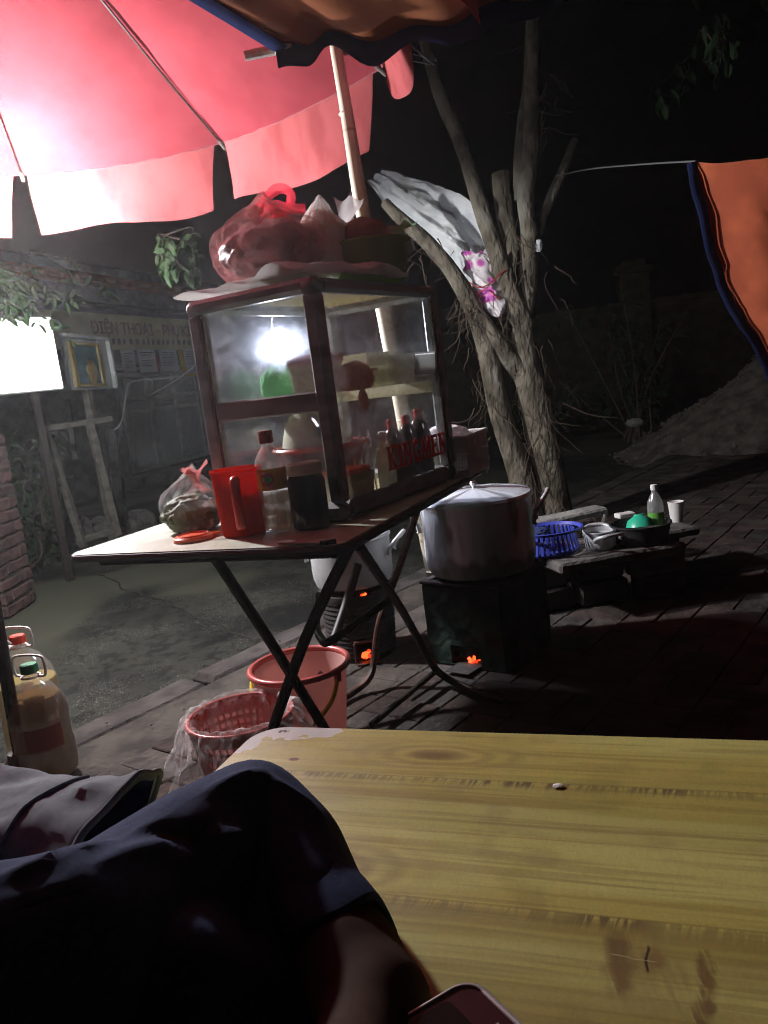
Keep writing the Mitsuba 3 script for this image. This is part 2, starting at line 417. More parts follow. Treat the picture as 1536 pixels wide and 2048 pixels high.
pm('label_yellow', proc(lambda p, n, uv: mix((.62, .50, .02), (.48, .20, .02), smoothstep(.45, .7, fbm(p.x * 30, p.y * 30, p.z * 20, 2)))), .4)
pm('label_red', (.40, .05, .03), .4)
pm('label_green', (.10, .30, .05), .4)
pm('label_cream', (.22, .15, .09), .5)
pm('label_maroon', (.17, .035, .025), .5)
pm('letter_red', (.68, .014, .014), .45)
pm('phone_rim', (.62, .58, .58), .35, .5)
pm('phone_body', (.060, .018, .022), .22)
pm('phone_glass', (.010, .010, .012), .08)
pm('clay', speck((.10, .085, .07), (.05, .042, .036), 20), .9)

# the wooden table top: printed pine pattern, in the table's own directions
WO, WU, WV = np.array([-.152, .775]), np.array([.941, -.338]), np.array([-.338, -.941])
def wood_uv(p):
    x, y = p.x - float(WO[0]), p.y - float(WO[1])
    return x * float(WU[0]) + y * float(WU[1]), x * float(WV[0]) + y * float(WV[1])
def wood_col(p, n, uv):
    u, v = wood_uv(p)
    # knots push the grain aside
    def knot(u0, v0, a, b):
        return dr.sqrt(dr.square((u - u0) / a) + dr.square((v - v0) / b))
    k1, k2, k3, k4 = knot(.198, .048, .034, .012), knot(.395, .272, .030, .024), knot(.168, .214, .030, .016), knot(.068, .066, .006, .0035)
    bend = .010 * dr.exp(-k1 * .8) * dr.sign(v - .048) + .010 * dr.exp(-k3 * .8) * dr.sign(v - .214)
    vv = v - bend + .006 * fbm(u * 5, v * 9, 0., 2)
    g1 = fbm(u * 2.2, vv * 42, 2., 4)
    g2 = fbm(u * 9, vv * 260, 5., 3)
    light, mid, dark = (.63, .595, .185), (.545, .475, .122), (.330, .250, .072)
    c = mix(light, mid, smoothstep(.38, .62, g1))
    c = mix(c, dark, smoothstep(.48, .78, g2) * .40)
    c = mix(c, dark, smoothstep(.62, .72, fbm(u * 3.5 + 1, vv * 120, 13., 3)) * .42)
    c = mix(c, dark, smoothstep(.58, .78, fbm(u * 1.7 + 3, vv * 30, 9., 3)) * .40)
    # plank bands of slightly different tone
    tone = cell_rand(dr.floor((v + .008) / .0845), 3.)
    c = c * (.88 + .20 * tone)
    # rings round the knots
    def ring(c, k, s, core):
        wv = .5 + .5 * dr.sin(k * s + 3 * fbm(u * 30, v * 60, 1., 2))
        c = mix(c, dark, smoothstep(3.2, .8, k) * (.10 + .52 * wv))
        return mix(c, core, smoothstep(.9, .25, k) * .75)
    c = ring(c, k1, 9., (.16, .085, .028)); c = ring(c, k3, 8., (.33, .21, .06)); c = mix(c, (.16, .05, .02), smoothstep(1.1, .6, k4))
    # the big cracked knot at the right
    w2 = fbm(u * 55, v * 55, 4., 4) - .5
    fib = fbm((u - .3 * v) * 300, v * 40, 8., 3)
    def band(c, u0, v0, u1, v1, w, k):
        t = dr.clip(((u - u0) * (u1 - u0) + (v - v0) * (v1 - v0)) / ((u1 - u0) ** 2 + (v1 - v0) ** 2), 0, 1)
        d = dr.sqrt(dr.square(u - u0 - t * (u1 - u0)) + dr.square(v - v0 - t * (v1 - v0))) + .012 * w2
        return mix(c, (.20, .125, .045), smoothstep(w * 1.35, w * .25, d) * k * smoothstep(.15, .5, fib))
    c = band(c, .362, .2575, .366, .292, .0085, .95); c = band(c, .408, .2585, .404, .320, .0055, .9); c = band(c, .412, .268, .408, .300, .0035, .8)
    c = mix(c, (.25, .155, .055), smoothstep(1.0, .25, dr.sqrt(dr.square((u - .385) / .014) + dr.square((v - .272) / .012)) + 2.0 * w2) * .8)
    c = mix(c, (.30, .20, .07), smoothstep(.036, .012, dr.sqrt(dr.square(u - .385) + dr.square(v - .283)) + .02 * w2) * .75 * fib)
    c = mix(c, (.05, .032, .015), smoothstep(.0011, .0004, dr.abs(u - .3785 + .0006 * dr.sin(v * 330) + .0012 * w2)) * smoothstep(.012, .008, dr.abs(v - .270)))
    c = mix(c, (.66, .60, .30), smoothstep(.0006, .0002, dr.abs(v - .2705 - .1 * (u - .37) + .006 * w2)) * smoothstep(.014, .010, dr.abs(u - .371)) * .5)
    # saw-mark stripes along two plank joints
    def saw(c, v0, h, seed, s, u0, u1):
        tick = noise((u + .12 * v) * s, seed) * .5 + .5 * noise((u + .12 * v) * s * 2.3, seed + 3., v * 60)
        patch = smoothstep(.30, .55, fbm(u * 14, seed, 0., 2))
        top = (v > v0) * smoothstep(v0 + h * (.5 + .8 * tick), v0 + h * .2, v)
        inside = smoothstep(u0, u0 + .05, u) * smoothstep(u1, u1 - .05, u)
        c = mix(c, (.17, .125, .058), top * smoothstep(.34, .56, tick) * (.42 + .50 * patch) * inside)
        return mix(c, dark, smoothstep(.0012, .0004, dr.abs(v - v0)) * .55)
    c = saw(c, .0865, .014, 1., 460., .03, 1.2)
    c = saw(c, .2385, .017, 7., 430., .14, .47)
    c = mix(c, dark, smoothstep(.0, .012, v - .2385) * smoothstep(.0035, .0, v - .2555) * (.25 + .5 * fbm(u * 12, v * 200, 1., 3)) * smoothstep(.12, .2, u))
    c = mix(c, dark, smoothstep(.0010, .0003, dr.abs(v - .164)) * .35)
    c = c * (.93 + .10 * noise(u * 700, v * 700) + .05 * noise(u * 1600, v * 150))
    c = mix(c, (.20, .145, .055), smoothstep(.55, .80, fbm(u * 26, v * 30, 21., 4)) * .22)
    # printed layer worn off at the corner
    e = dr.minimum(v / .021 + dr.maximum(u - .082, 0.) * 60, (u + .002) / .018 + dr.maximum(v - .045, 0.) * 40)
    worn = smoothstep(1.06, .98, e + 1.5 * (fbm(u * 70, v * 110, 3., 3) - .5))
    worn = dr.maximum(worn, smoothstep(.0016, .0008, v) * .8)
    c = mix(c, mix((.80, .80, .74), (.62, .62, .57), fbm(u * 60, v * 60, 2., 3)), worn)
    c = mix(c, (.03, .025, .02), smoothstep(1.15, .85, knot(.031, .0115, .0062, .0034) + .9 * (fbm(u * 240, v * 240, 3., 2) - .5)) * (noise(u * 320, v * 300) > .36))
    return c
def wood_rough(p, n, uv):
    u, v = wood_uv(p)
    return .34 + .20 * fbm(u * 30, v * 60, 2., 3)
pm('table_wood', proc(wood_col), proc(wood_rough), 0, .45)

# ================================================================== SETTING
K = np.array([.615, .788]); KN = np.array([.788, -.615])          # along the kerb, and towards the pavement
K0 = np.array([-1.17, 2.675])                                     # a point of the kerb line
def kp(s, t, z): return (K0[0] + K[0] * s + KN[0] * t, K0[1] + K[1] * s + KN[1] * t, z)
KANG = math.atan2(K[1], K[0])

gx, gy = np.meshgrid(np.linspace(-60, 60, 2), np.linspace(-60, 60, 2))
setting('road', trimesh.Trimesh([(-30, -30, -.115), (30, -30, -.115), (30, 30, -.115), (-30, 30, -.115)], [(0, 1, 2), (0, 2, 3)], process=False), 'asphalt')
# pavement bed, ends at the kerb
pv = [kp(-6, .16, -.012), kp(9, .16, -.012), kp(9, 9, -.012), kp(-6, 9, -.012)]
lowv = [(x, y, -.3) for x, y, z in pv]
setting('pavement', trimesh.convex.convex_hull(np.array(pv + lowv)), 'mortar')
# kerb stones
def kerb_mesh(seed):
    b = box(.97, .17, .30, .022); b = b.subdivide().subdivide().subdivide()
    b.vertices = wob(b.vertices, 9, .006, seed)
    return b
kerb_plies = [mikit.ply(kerb_mesh(k), 'paver_dark', smooth=30) for k in range(3)]
labels['kerb'] = {'kind': 'structure'}
for i in range(13):
    x, y, z = kp(-4 + i * 1.0, .075, -.158)
    scene[f'kerb__stone_{i:03d}' if i else 'kerb__stone'] = {**kerb_plies[i % 3], 'to_world': T().translate([x, y, z + .008 * math.sin(i * 3.1)]).rotate([0, 0, 1], math.degrees(KANG) + .5 * math.sin(i * 5)).rotate([1, 0, 0], 1.5 * math.sin(i * 2.3))}
# pavers: running bond
def paver_mesh(seed):
    b = box(.2365, .1165, .06, .004).subdivide()
    b.vertices = wob(b.vertices, 14, .0016, seed)
    return b
pav = [mikit.ply(paver_mesh(k), m, smooth=25) for k, m in enumerate(['paver_grey', 'paver_red', 'paver_dark', 'paver_grey', 'paver_red', 'paver_dark'])]
spots = []
for j in range(1, 38):
    for i in range(-24, 40):
        for h in (-1, 1):
            turned = (i + j) % 2
            s, t = i * .24 + (h * .06 if turned else 0), .31 + j * .24 + (0 if turned else h * .06)
            x, y, z = kp(s, t, 0)
            if y < 1.75: continue
            if x / y < -.60 or x / y > .55 or y > 7.5: continue
            spots.append((y + .2 * abs(x), x, y, turned))
spots.sort()
r2 = np.random.default_rng(5)
rest = []
base_pav = [paver_mesh(k + 9) for k in range(3)]
for q, (_, x, y, turned) in enumerate(spots):
    red = .75 if x > .8 else .3
    pick = r2.choice([1, 4]) if r2.random() < red else r2.choice([0, 2, 3, 5])
    jit = (r2.uniform(-.003, .0025), r2.uniform(-.9, .9), r2.uniform(-.6, .6), r2.uniform(-.5, .5))
    if q < 290:
        scene['pavement__paver' if q == 0 else f'pavement__paver_{q:03d}'] = {**pav[pick], 'to_world': T().translate([x, y, -.0305 + jit[0]]).rotate([0, 0, 1], math.degrees(KANG) + jit[1] + (90 if turned else 0) + (180 if r2.random() < .5 else 0)).rotate([1, 0, 0], jit[2]).rotate([0, 1, 0], jit[3])}
    else:
        rest.append(mv(base_pav[q % 3], (x, y, -.0305 + jit[0]), KANG + math.radians(jit[1] + (90 if turned else 0)), math.radians(jit[2]), math.radians(jit[3])))
if rest: put('far_pavers', join(*rest), 'paver_red', 'pavement', smooth=25, kind='stuff')
# crack with a thin wet line across the road
ck = []
for t in np.linspace(0, 1, 26):
    a, b = np.array((-2.219, 5.915, -0.115)), np.array((-0.673, 3.725, -0.115))
    c = a + (b - a) * t + np.array([.02 * math.sin(t * 17) + .015 * math.sin(t * 41), .03 * math.sin(t * 13), 0])
    w = .004 + .006 * abs(math.sin(t * 9))
    ck.append([c + (-w * .4, -w, .003), c + (w * .4, w, .003)])
pm('wet_mud', (.020, .019, .016), proc(lambda p, n, uv: .08 + .6 * fbm(p.x * 30, p.y * 30, 0., 2)), 0, .6)
setting('water', sheet(np.array(ck)), 'wet_mud')
# litter on the pavement edge: crumbs of stone and leaf
bits = []
for k in range(150):
    s, t = rng.uniform(-.6, 3.2), abs(rng.normal(0, .5)) - .35
    x, y, z = kp(s, t, -.112 if t < 0 else .002)
    bits.append(mv(trimesh.creation.icosphere(subdivisions=0), (x, y, z), rng.uniform(0, 6), rng.uniform(0, 3), 0, rng.uniform(.0015, .006)))
single('gravel_crumbs', join(*bits), 'gravel_stone', 'loose gravel crumbs scattered along the kerb', 'gravel', smooth=False, kind='stuff')

# ================================================================== STALL TABLE
TO, TA, TB = np.array([-.100, 1.668]), np.array([-.915, .403]), np.array([.403, .915])
def tp(a, b, z): return np.array([TO[0] + TA[0] * a + TB[0] * b, TO[1] + TA[1] * a + TB[1] * b, z])
TW, TL = .765, 1.11
def round_rect(w, l, r, n=8):
    P = []
    for cx, cy, a0 in ((w - r, l - r, 0), (r, l - r, 90), (r, r, 180), (w - r, r, 270)):
        for k in range(n + 1):
            a = math.radians(a0 + 90 * k / n); P.append((cx + r * math.cos(a), cy + r * math.sin(a)))
    return P
def slab_poly(poly, z0, z1, bev=.003):
    import shapely
    g = shapely.Polygon(poly); V, F = [], []
    rings = [(np.array(shapely.Polygon(poly).buffer(-bev, join_style=2).exterior.coords)[:-1], z1)]
    m1 = trimesh.creation.extrude_polygon(g, z1 - z0, engine='earcut'); m1.apply_translation([0, 0, z0])
    return m1
st = thing('stall_table', 'folding stall table with worn off-white top and dark crossed tube legs', 'folding table')
poly = [tuple(tp(a, b, 0)[:2]) for a, b in round_rect(TW, TL, .035)]
put('tabletop', slab_poly(poly, .708, .720), 'white_laminate', st, smooth=30)
poly2 = [tuple(tp(a, b, 0)[:2]) for a, b in round_rect(TW, TL, .035)]
put('edge_trim', tube([tuple(p) + (.709,) for p in poly2 + poly2[:1]], .0095, 6), 'old_edge', st)
put('underside_frame', join(beam(tp(.05, .06, .690), tp(.05, TL - .06, .690), .025, .03), beam(tp(TW - .05, .06, .690), tp(TW - .05, TL - .06, .690), .025, .03), beam(tp(.063, .07, .689), tp(TW - .063, .07, .689), .025, .026), beam(tp(.063, TL - .07, .689), tp(TW - .063, TL - .07, .689), .025, .026)), 'dark_iron', st)
R_ = .0135
put('leg', tube([(-0.399, 1.800, 0.705), (-0.318, 1.900, 0.456), (-0.225, 2.000, 0.161), (-0.159, 2.060, -0.044)], R_, 10), 'dark_iron', st)
put('leg', tube([(-0.079, 1.720, 0.711), (-0.220, 1.820, 0.479), (-0.353, 1.900, 0.213), (-0.448, 1.960, 0.015)], R_, 10, 4), 'dark_iron', st)
put('leg', tube([(-0.066, 1.777, 0.690), (0.018, 2.341, 0.360), (0.094, 2.577, 0.100), (0.127, 2.579, 0.050), (0.187, 2.540, 0.018), (0.304, 2.385, 0.014)], .0125, 10, 5), 'dark_iron', st)
put('leg', tube([(0.110, 2.344, 0.690), (0.032, 2.694, 0.420), (-0.061, 2.674, 0.240), (-0.099, 2.672, 0.100), (-0.123, 2.638, 0.050), (-0.184, 2.600, 0.020), (-0.348, 2.392, 0.014)], .0125, 10, 5), 'rusty_iron', st)
put('brace', tube([(-0.237, 2.427, 0.420), (-0.238, 2.267, 0.380), (-0.216, 2.136, 0.370), (-0.178, 2.090, 0.380), (-0.007, 2.253, 0.430)], .0115, 10, 5), 'dark_iron', st)
put('brace', tube([(0.109, 2.624, 0.050), (-0.120, 2.297, 0.030)], .010, 8), 'dark_iron', st)
put('hinge', mv(trimesh.creation.cylinder(.012, .05, sections=12), (-0.277, 1.900, 0.362), rx=1.57), 'dark_iron', st)

# ================================================================== GLASS CABINET
CF, CR, CL = np.array([-.098, 1.940]), np.array([.520, .854]), np.array([-.854, .520])
CW, CD, Z0, Z1 = .405, .655, .722, 1.312
CANG = math.atan2(CR[1], CR[0])
def cp(l, r, z): return np.array([CF[0] + CL[0] * l + CR[0] * r, CF[1] + CL[1] * l + CR[1] * r, z])
cab = thing('glass_cabinet', 'bronze-framed glass food cabinet with dirty panes standing on the folding stall table', 'cabinet')
PW = .041
lo, hi = Z0 + .046, Z1 - .036
for (l, r) in ((.018, .018), (CW - .018, .018), (.018, CD - .018), (CW - .018, CD - .018)):
    put('post', post(cp(l, r, lo), cp(l, r, hi), PW, PW, CR, .007), 'bronze_frame', cab, smooth=30)
def frame_rail(l0, r0, l1, r1, z, w, h, bev=.008): return beam(cp(l0, r0, z), cp(l1, r1, z), w, h, bev)
e = .003
for z, h, nm in ((Z0 + .023, .046, 'bottom_rail'), (Z1 - .018, .036, 'top_rail')):
    put(nm, frame_rail(-.002, .018, CW + .002, .018, z, .046, h, .012), 'bronze_frame', cab, smooth=30)
    put(nm, frame_rail(-.002, CD - .018, CW + .002, CD - .018, z, .046, h, .012), 'bronze_frame', cab, smooth=30)
    put(nm, frame_rail(.018, .039, .018, CD - .039, z, .040, h - .002, .012), 'bronze_frame', cab, smooth=30)
    put(nm, frame_rail(CW - .018, .039, CW - .018, CD - .039, z, .040, h - .002, .012), 'bronze_frame', cab, smooth=30)
ZS = 1.020
put('middle_rail', frame_rail(.036, .018, CW - .036, .018, ZS, .030, .050, .004), 'bronze_frame', cab, smooth=30)
put('middle_rail', frame_rail(.036, CD - .018, CW - .036, CD - .018, ZS, .030, .044, .004), 'cream_rail', cab, smooth=30)
put('middle_rail', frame_rail(CW - .018, .036, CW - .018, CD - .036, ZS, .030, .044, .004), 'cream_rail', cab, smooth=30)
def cab_slab(z, h, inset, name, m, zz=0):
    c = cp(CW / 2, CD / 2, z)
    return put(name, mv(box(CD - 2 * inset, CW - 2 * inset, h, .002), c, CANG), m, cab, smooth=30)
cab_slab(Z1 - .006, .008, .041, 'top_board', 'board')
cab_slab(Z0 + .012, .010, .041, 'base_board', 'board')
put('shelf', mv(box(CD - .078, CW - .078, .006, .001), cp(CW / 2, CD / 2, ZS + .010), CANG), 'pane_front', cab, smooth=30)
def pane(l0, r0, l1, r1, z0, z1, m):
    return trimesh.Trimesh([cp(l0, r0, z0), cp(l1, r1, z0), cp(l1, r1, z1), cp(l0, r0, z1)], [(0, 1, 2), (0, 2, 3)], process=False)
put('pane', pane(.036, .016, CW - .036, .016, ZS + .022, hi, 0), 'pane_front', cab, smooth=False, label='upper left pane, smeared')
put('pane', pane(.036, .020, CW - .036, .020, lo, ZS - .022, 0), 'pane_front', cab, smooth=False)
put('pane', pane(.016, .036, .016, CD - .036, lo, hi, 0), 'pane_front', cab, smooth=False)
put('pane', pane(.036, CD - .018, CW - .036, CD - .018, ZS + .022, hi, 0), 'pane_back', cab, smooth=False)
put('pane', pane(.036, CD - .018, CW - .036, CD - .018, lo, ZS - .022, 0), 'pane_back', cab, smooth=False)
put('pane', pane(CW - .016, .036, CW - .016, CD - .036, ZS + .022, hi, 0), 'pane_back', cab, smooth=False)
put('pane', pane(CW - .016, .036, CW - .016, CD - .036, lo, ZS - .022, 0), 'pane_back', cab, smooth=False)
# lighter gaskets along the glass, seen on the left and right posts
for (l, r) in ((.018, .018), (CW - .018, .018), (.018, CD - .018), (CW - .018, CD - .018)):
    put('corner_cap', mv(box(.050, .050, .046, .015), cp(l, r, Z1 - .022), CANG), 'bronze_frame', cab, smooth=50)
for l, r in ((CW - .041, .004), (.004, CD - .041)):
    put('gasket', post(cp(l, r, lo + .002), cp(l, r, hi - .002), .006, .006, CR, .001), 'rusty_iron', cab)
import shapely
def slab_letters(text):
    L_, U = shapely.LineString, shapely.union_all
    st_ = lambda *p, w=.15: L_(p).buffer(w, cap_style='flat', join_style='mitre')
    serif = lambda x, y: shapely.box(x - .26, y - .065, x + .26, y + .065)
    G_ = {'K': [st_((.2, 0), (.2, 1)), st_((.25, .42), (.80, 1), w=.09), st_((.32, .55), (.82, 0), w=.14), serif(.22, .065), serif(.22, .935), serif(.80, .065), serif(.78, .935)],
          'I': [st_((.25, 0), (.25, 1)), serif(.25, .065), serif(.25, .935)],
          'N': [st_((.2, 0), (.2, 1), w=.11), st_((.80, 0), (.80, 1), w=.11), st_((.2, .98), (.80, .02), w=.14), serif(.2, .065), serif(.22, .935), serif(.80, .935)],
          'G': [L_([(.86, .80), (.55, .93), (.22, .75), (.17, .5), (.22, .25), (.55, .07), (.82, .2), (.82, .42)]).buffer(.13, cap_style='flat', join_style='round'), shapely.box(.52, .38, .95, .52)],
          'M': [st_((.17, 0), (.17, 1), w=.11), st_((1.03, 0), (1.03, 1), w=.13), st_((.17, .98), (.6, .15), w=.13), st_((.6, .15), (1.03, .98), w=.09), serif(.17, .065), serif(1.03, .065)],
          'E': [st_((.2, 0), (.2, 1)), shapely.box(.1, 0, .84, .14), shapely.box(.1, .86, .84, 1), shapely.box(.2, .43, .62, .57), shapely.box(.72, 0, .84, .3), shapely.box(.72, .7, .84, 1)]}
    x, out = 0, []
    for ch in text:
        g = U(G_[ch]); out.append(shapely.affinity.translate(g, x - g.bounds[0], 0)); x += g.bounds[2] - g.bounds[0] + .05
    return out, x
import shapely.affinity
gl, gw = slab_letters('KINGMEN')
for g in gl:
    ms = [trimesh.creation.extrude_polygon(q, .0008, engine='earcut') for q in getattr(g, 'geoms', [g])]
    lt = join(*ms); lt.apply_scale([.372 / gw, .066, 1])
    M = np.eye(4); M[:3, 0] = [CR[0], CR[1], 0]; M[:3, 1] = [0, 0, 1]; M[:3, 2] = [-CL[0], -CL[1], 0]; M[:3, 3] = cp(.0145, .265, .806)
    lt.apply_transform(M)
    put('letter', lt, 'letter_red', cab, smooth=False)

# ---- things inside the cabinet, upper shelf
ZU = ZS + .0135
def local(m, l, r, z, rz=0): return mv(m, cp(l, r, z), CANG + rz)
t = thing('lidded_tub', 'square clear tub with red lid on the upper shelf of the glass cabinet', 'container')
put('tub', local(lathe([(0, 0), (.062, 0), (.066, .004), (.074, .080), (.071, .080), (.063, .008), (0, .006)], 4), .165, .20, ZU, .78), 'milky_plastic', t, smooth=20)
put('lid', local(box(.118, .118, .026, .006), .165, .20, ZU + .094), 'dark_red_plastic', t, smooth=30)
g = lump(.062, .052, .052, 11, .16, .10, -.7)
single('plastic_bag', local(g, .315, .235, ZU + .040), 'green_film', 'crumpled light green plastic bag lit from behind inside the cabinet', 'plastic bag')
def tray(w, l, h, taper, wall=.006):
    o = [(-1, -1), (1, -1), (1, 1), (-1, 1)]
    V, F = [], []
    for (sc, z) in ((1 - taper, 0), (1, h), (1 - wall / w * 2.2, h), (1 - taper - wall / w * 2.2, wall)):
        V += [(x * w / 2 * sc, y * l / 2 * sc, z) for x, y in o]
    for k in range(3):
        for j in range(4):
            a, b = k * 4 + j, k * 4 + (j + 1) % 4; F += [(a, b, b + 4), (a, b + 4, a + 4)]
    F += [(0, 2, 1), (0, 3, 2), (12, 13, 14), (12, 14, 15)]
    return trimesh.Trimesh(V, F, process=False)
t = thing('foam_box', 'cream foam box with its lid on, beside the red-lidded tub in the cabinet', 'foam box')
put('tray', local(tray(.175, .12, .050, .10), .145, .425, ZU), 'foam_white', t, smooth=False)
put('lid', local(mv(tray(.180, .125, .040, .12), rx=math.pi), .145, .425, ZU + .099), 'foam_white', t, smooth=False)
single('foam_box', local(tray(.15, .13, .085, .12), .075, .555, ZU), 'foam_grey', 'open pale grey foam box at the far right end of the cabinet shelf', 'foam box', smooth=False)
bw = thing('bread_bag', 'brown bag of food slumped on the shelf behind the right pane', 'food bag')
put('bag', local(lump(.078, .040, .045, 21, .15, .05, -.6, scale=1.3), .065, .235, ZU + .030, .1), 'plum_film', bw)
put('corner', local(tiedbag(.013, .013, .036, 3, neck_r=.4, sub=3), .030, .205, ZU - .052, 0), 'plum_film', bw)
# ---- lower floor
ZL = Z0 + .0175
t = thing('basin', 'dark purple basin with a pink-red rim on the cabinet floor', 'basin')
put('bowl', local(lathe([(0, 0), (.085, 0), (.092, .006), (.128, .150), (.124, .150), (.086, .012), (0, .008)], 40), .225, .255, ZL), 'purple_plastic', t, smooth=40)
put('rim', local(lathe([(.124, .146), (.134, .146), (.136, .153), (.130, .159), (.124, .153)], 40), .225, .255, ZL), 'rim_red', t, smooth=50)
single('bowl', local(lathe([(0, .100), (.040, .100), (.062, .090), (.082, .060), (.094, .018), (.098, 0), (.094, 0), (.090, .018), (.078, .056), (.058, .085), (0, .094)], 40), .250, .275, ZL + .156), 'milky_plastic', 'milky white bowl upturned on top of the purple basin', 'bowl', smooth=50)
lad = [cp(.10, .10, ZL + .205), cp(.14, .14, ZL + .222), cp(.19, .18, ZL + .245), cp(.25, .22, ZL + .275)]
t = thing('ladle', 'dark ladle lying across the white bowl in the cabinet', 'ladle')
put('handle', tube(lad, [.010, .009, .007, .007], 8, 5), 'black_plastic', t)
put('scoop', mv(lathe([(0, -.028), (.018, -.026), (.032, -.014), (.037, 0), (.035, 0), (.030, -.012), (0, -.024)], 24), cp(.075, .09, ZL + .203), rx=.5), 'black_plastic', t, smooth=50)
t = thing('tub', 'white tub with an orange lid strip on the cabinet floor behind the front post', 'container')
put('tub', local(tray(.115, .09, .085, .10), .060, .130, ZL), 'milky_plastic', t, smooth=False)
put('lid', local(box(.105, .085, .016, .004), .060, .130, ZL + .092), 'orange_plastic', t)
# four dark sauce bottles with rounded tops behind the lettering
for k, (l, r, h, rad) in enumerate(((.060, .330, .150, .026), (.068, .400, .178, .030), (.060, .475, .182, .031), (.062, .555, .192, .034))):
    t = thing('sauce_bottle', ['pale glass bottle, nearest of the bottles behind the red lettering', 'dark bottle second from the front behind the red lettering', 'dark bottle third from the front behind the red lettering', 'tallest dark round-topped bottle at the far end of the cabinet floor'][k], 'bottle', 'bottles behind the lettered pane')
    put('body', local(lathe([(0, 0), (rad, 0), (rad, h * .62), (rad * .95, h * .75), (rad * .75, h * .90), (rad * .35, h * .99), (0, h)], 24), l, r, ZL), 'milky_plastic' if k == 0 else 'dark_liquid', t, smooth=50)
    put('cap', local(lathe([(0, .028), (.011, .027), (.013, .022), (.013, 0), (0, 0)], 16), l, r, ZL + h - .006), ('white_plastic' if k == 0 else 'dark_red_plastic'), t)
for k in range(3):
    t = thing('spoon', ['spoon bowl standing up nearest the front post in the cabinet', 'middle of the three upright spoons in the cabinet', 'third upright spoon, next to the pale bottle'][k], 'spoon', 'upright spoons in the cabinet')
    put('handle', tube([cp(.10, .24 + .045 * k, ZL), cp(.105, .24 + .045 * k, ZL + .135)], .0035, 6), 'steel_wire', t)
    put('scoop', local(mv(trimesh.creation.icosphere(subdivisions=3), s=(.017, .005, .026)), .106, .24 + .045 * k, ZL + .155, .5), 'aluminium_dull', t)

# ---- things on top of the cabinet
top = Z1 + .001
sh = []
for i in range(26):
    row = []
    for j in range(22):
        l, r = -.035 + .50 * i / 25, .02 + .40 * j / 21
        row.append(cp(l, r, 0))
    sh.append(row)
sh = np.array(sh)
zz = .010 + .030 * meshkit.fbm(sh * np.array([9, 9, 1]), 3, 4) * (meshkit.fbm(sh * 5, 2, 9) > .1) + .010 * np.sin(np.arange(26)[:, None] * .9 + np.arange(22)[None, :] * .5)
lv = np.linspace(-.035, .465, 26)[:, None] + 0 * zz
zz = np.where(lv > .40, zz * .5 + .012, zz); sh[..., 2] = top + np.clip(zz, .004, .08) + .022 * np.exp(-((lv - .12) / .07) ** 2)
single('plastic_sheet', thick(sh, .003), 'milk_bag', 'crumpled milky plastic sheet spread under the bags on the cabinet roof', 'plastic sheet', smooth=True)
t = thing('meat_bag', 'bulging red-pink plastic bag full of meat knotted on the cabinet roof', 'plastic bag')
c = cp(.275, .215, top + .045)
put('bag', mv(tiedbag(.150, .135, .128, 5, (-.12, .1), .14, amp=.14, ridge=.075), c, CANG + 1.45), 'pink_bag', t, smooth=True)
put('meat', mv(lump(.134, .119, .082, 8, .16, .05, -.8), c + np.array([0, 0, .074]), CANG + 1.45), 'meat', t, smooth=True)
kn = c + np.array([.008, 0, .190])
put('knot', mv(lump(.022, .018, .016, 4, .3, .1, -2, sub=3), kn + np.array([-.035, 0, -.008])), 'pink_film', t, smooth=True)
def loop_strap(P, w, seed):
    P = spline(P, 8); tt = np.gradient(P, axis=0); tt /= np.linalg.norm(tt, axis=1, keepdims=True)
    side = np.cross(tt, [.35, -.9, .25]); side /= np.linalg.norm(side, axis=1, keepdims=True)
    ww = w * (.75 + .5 * meshkit.noise(P * 40, seed))
    return sheet(np.stack([P + side * ww[:, None] * s + np.cross(tt, side) * w * .35 * math.cos(s * 3) for s in np.linspace(-1, 1, 7)], 1))
put('handle', loop_strap([kn + v for v in np.array([(-.03, 0, -.01), (.005, .0, .022), (.040, .0, .040), (.066, .01, .030), (.064, .02, .004), (.045, .02, -.012)])], .014, 1), 'red_bag', t, smooth=True)
put('handle', loop_strap([kn + v for v in np.array([(-.02, .01, -.02), (.02, .0, -.002), (.060, -.01, -.016), (.105, -.01, -.022)])], .016, 2), 'red_bag', t, smooth=True)
put('pleats', mv(ears((0, 0, 0), .075, 12, 3, -.9), kn + np.array([.03, -.02, -.012])), 'red_bag', t, smooth=True)
t = thing('vegetable_bag', 'pale bag of cabbage wedged between the pink bag and green basin', 'plastic bag')
c = cp(.175, .335, top + .06)
put('bag', mv(tiedbag(.070, .070, .115, 15, (.1, 0), .35, amp=.16, ridge=.05), c, .4), 'milk_bag', t, smooth=True)
put('cabbage', mv(lump(.060, .058, .085, 16, .2, .08, -1), c + np.array([0, 0, .072])), 'cabbage', t, smooth=True)
t = thing('green_basin', 'green plastic basin heaped with bags on the cabinet roof', 'basin')
c = cp(.090, .43, top + .006)
put('bowl', mv(lathe([(0, 0), (.085, 0), (.092, .005), (.118, .105), (.124, .110), (.124, .116), (.118, .116), (.112, .110), (.088, .012), (0, .008)], 44), c), 'green_plastic', t, smooth=40)
t = thing('brown_bag', 'brownish knotted bag lying in the green basin', 'plastic bag')
cb = c + np.array([-.012, 0, .085])
put('bag', mv(lump(.085, .080, .068, 31, .12, .07, -.9), cb + np.array([.0, 0, .030])), 'plum_film', t, smooth=True)
put('tail', mv(ears((0, 0, 0), .085, 3, 2, 1.1), cb + np.array([-.040, 0, .075])), 'milk_bag', t, smooth=True)
t = thing('pale_bag', 'translucent pale bag end hanging over the right side of the green basin', 'plastic bag')
put('bag', mv(lump(.055, .060, .045, 33, .2, .10, -2), c + np.array([.080, .0, .105])), 'clear_bag', t, smooth=True)
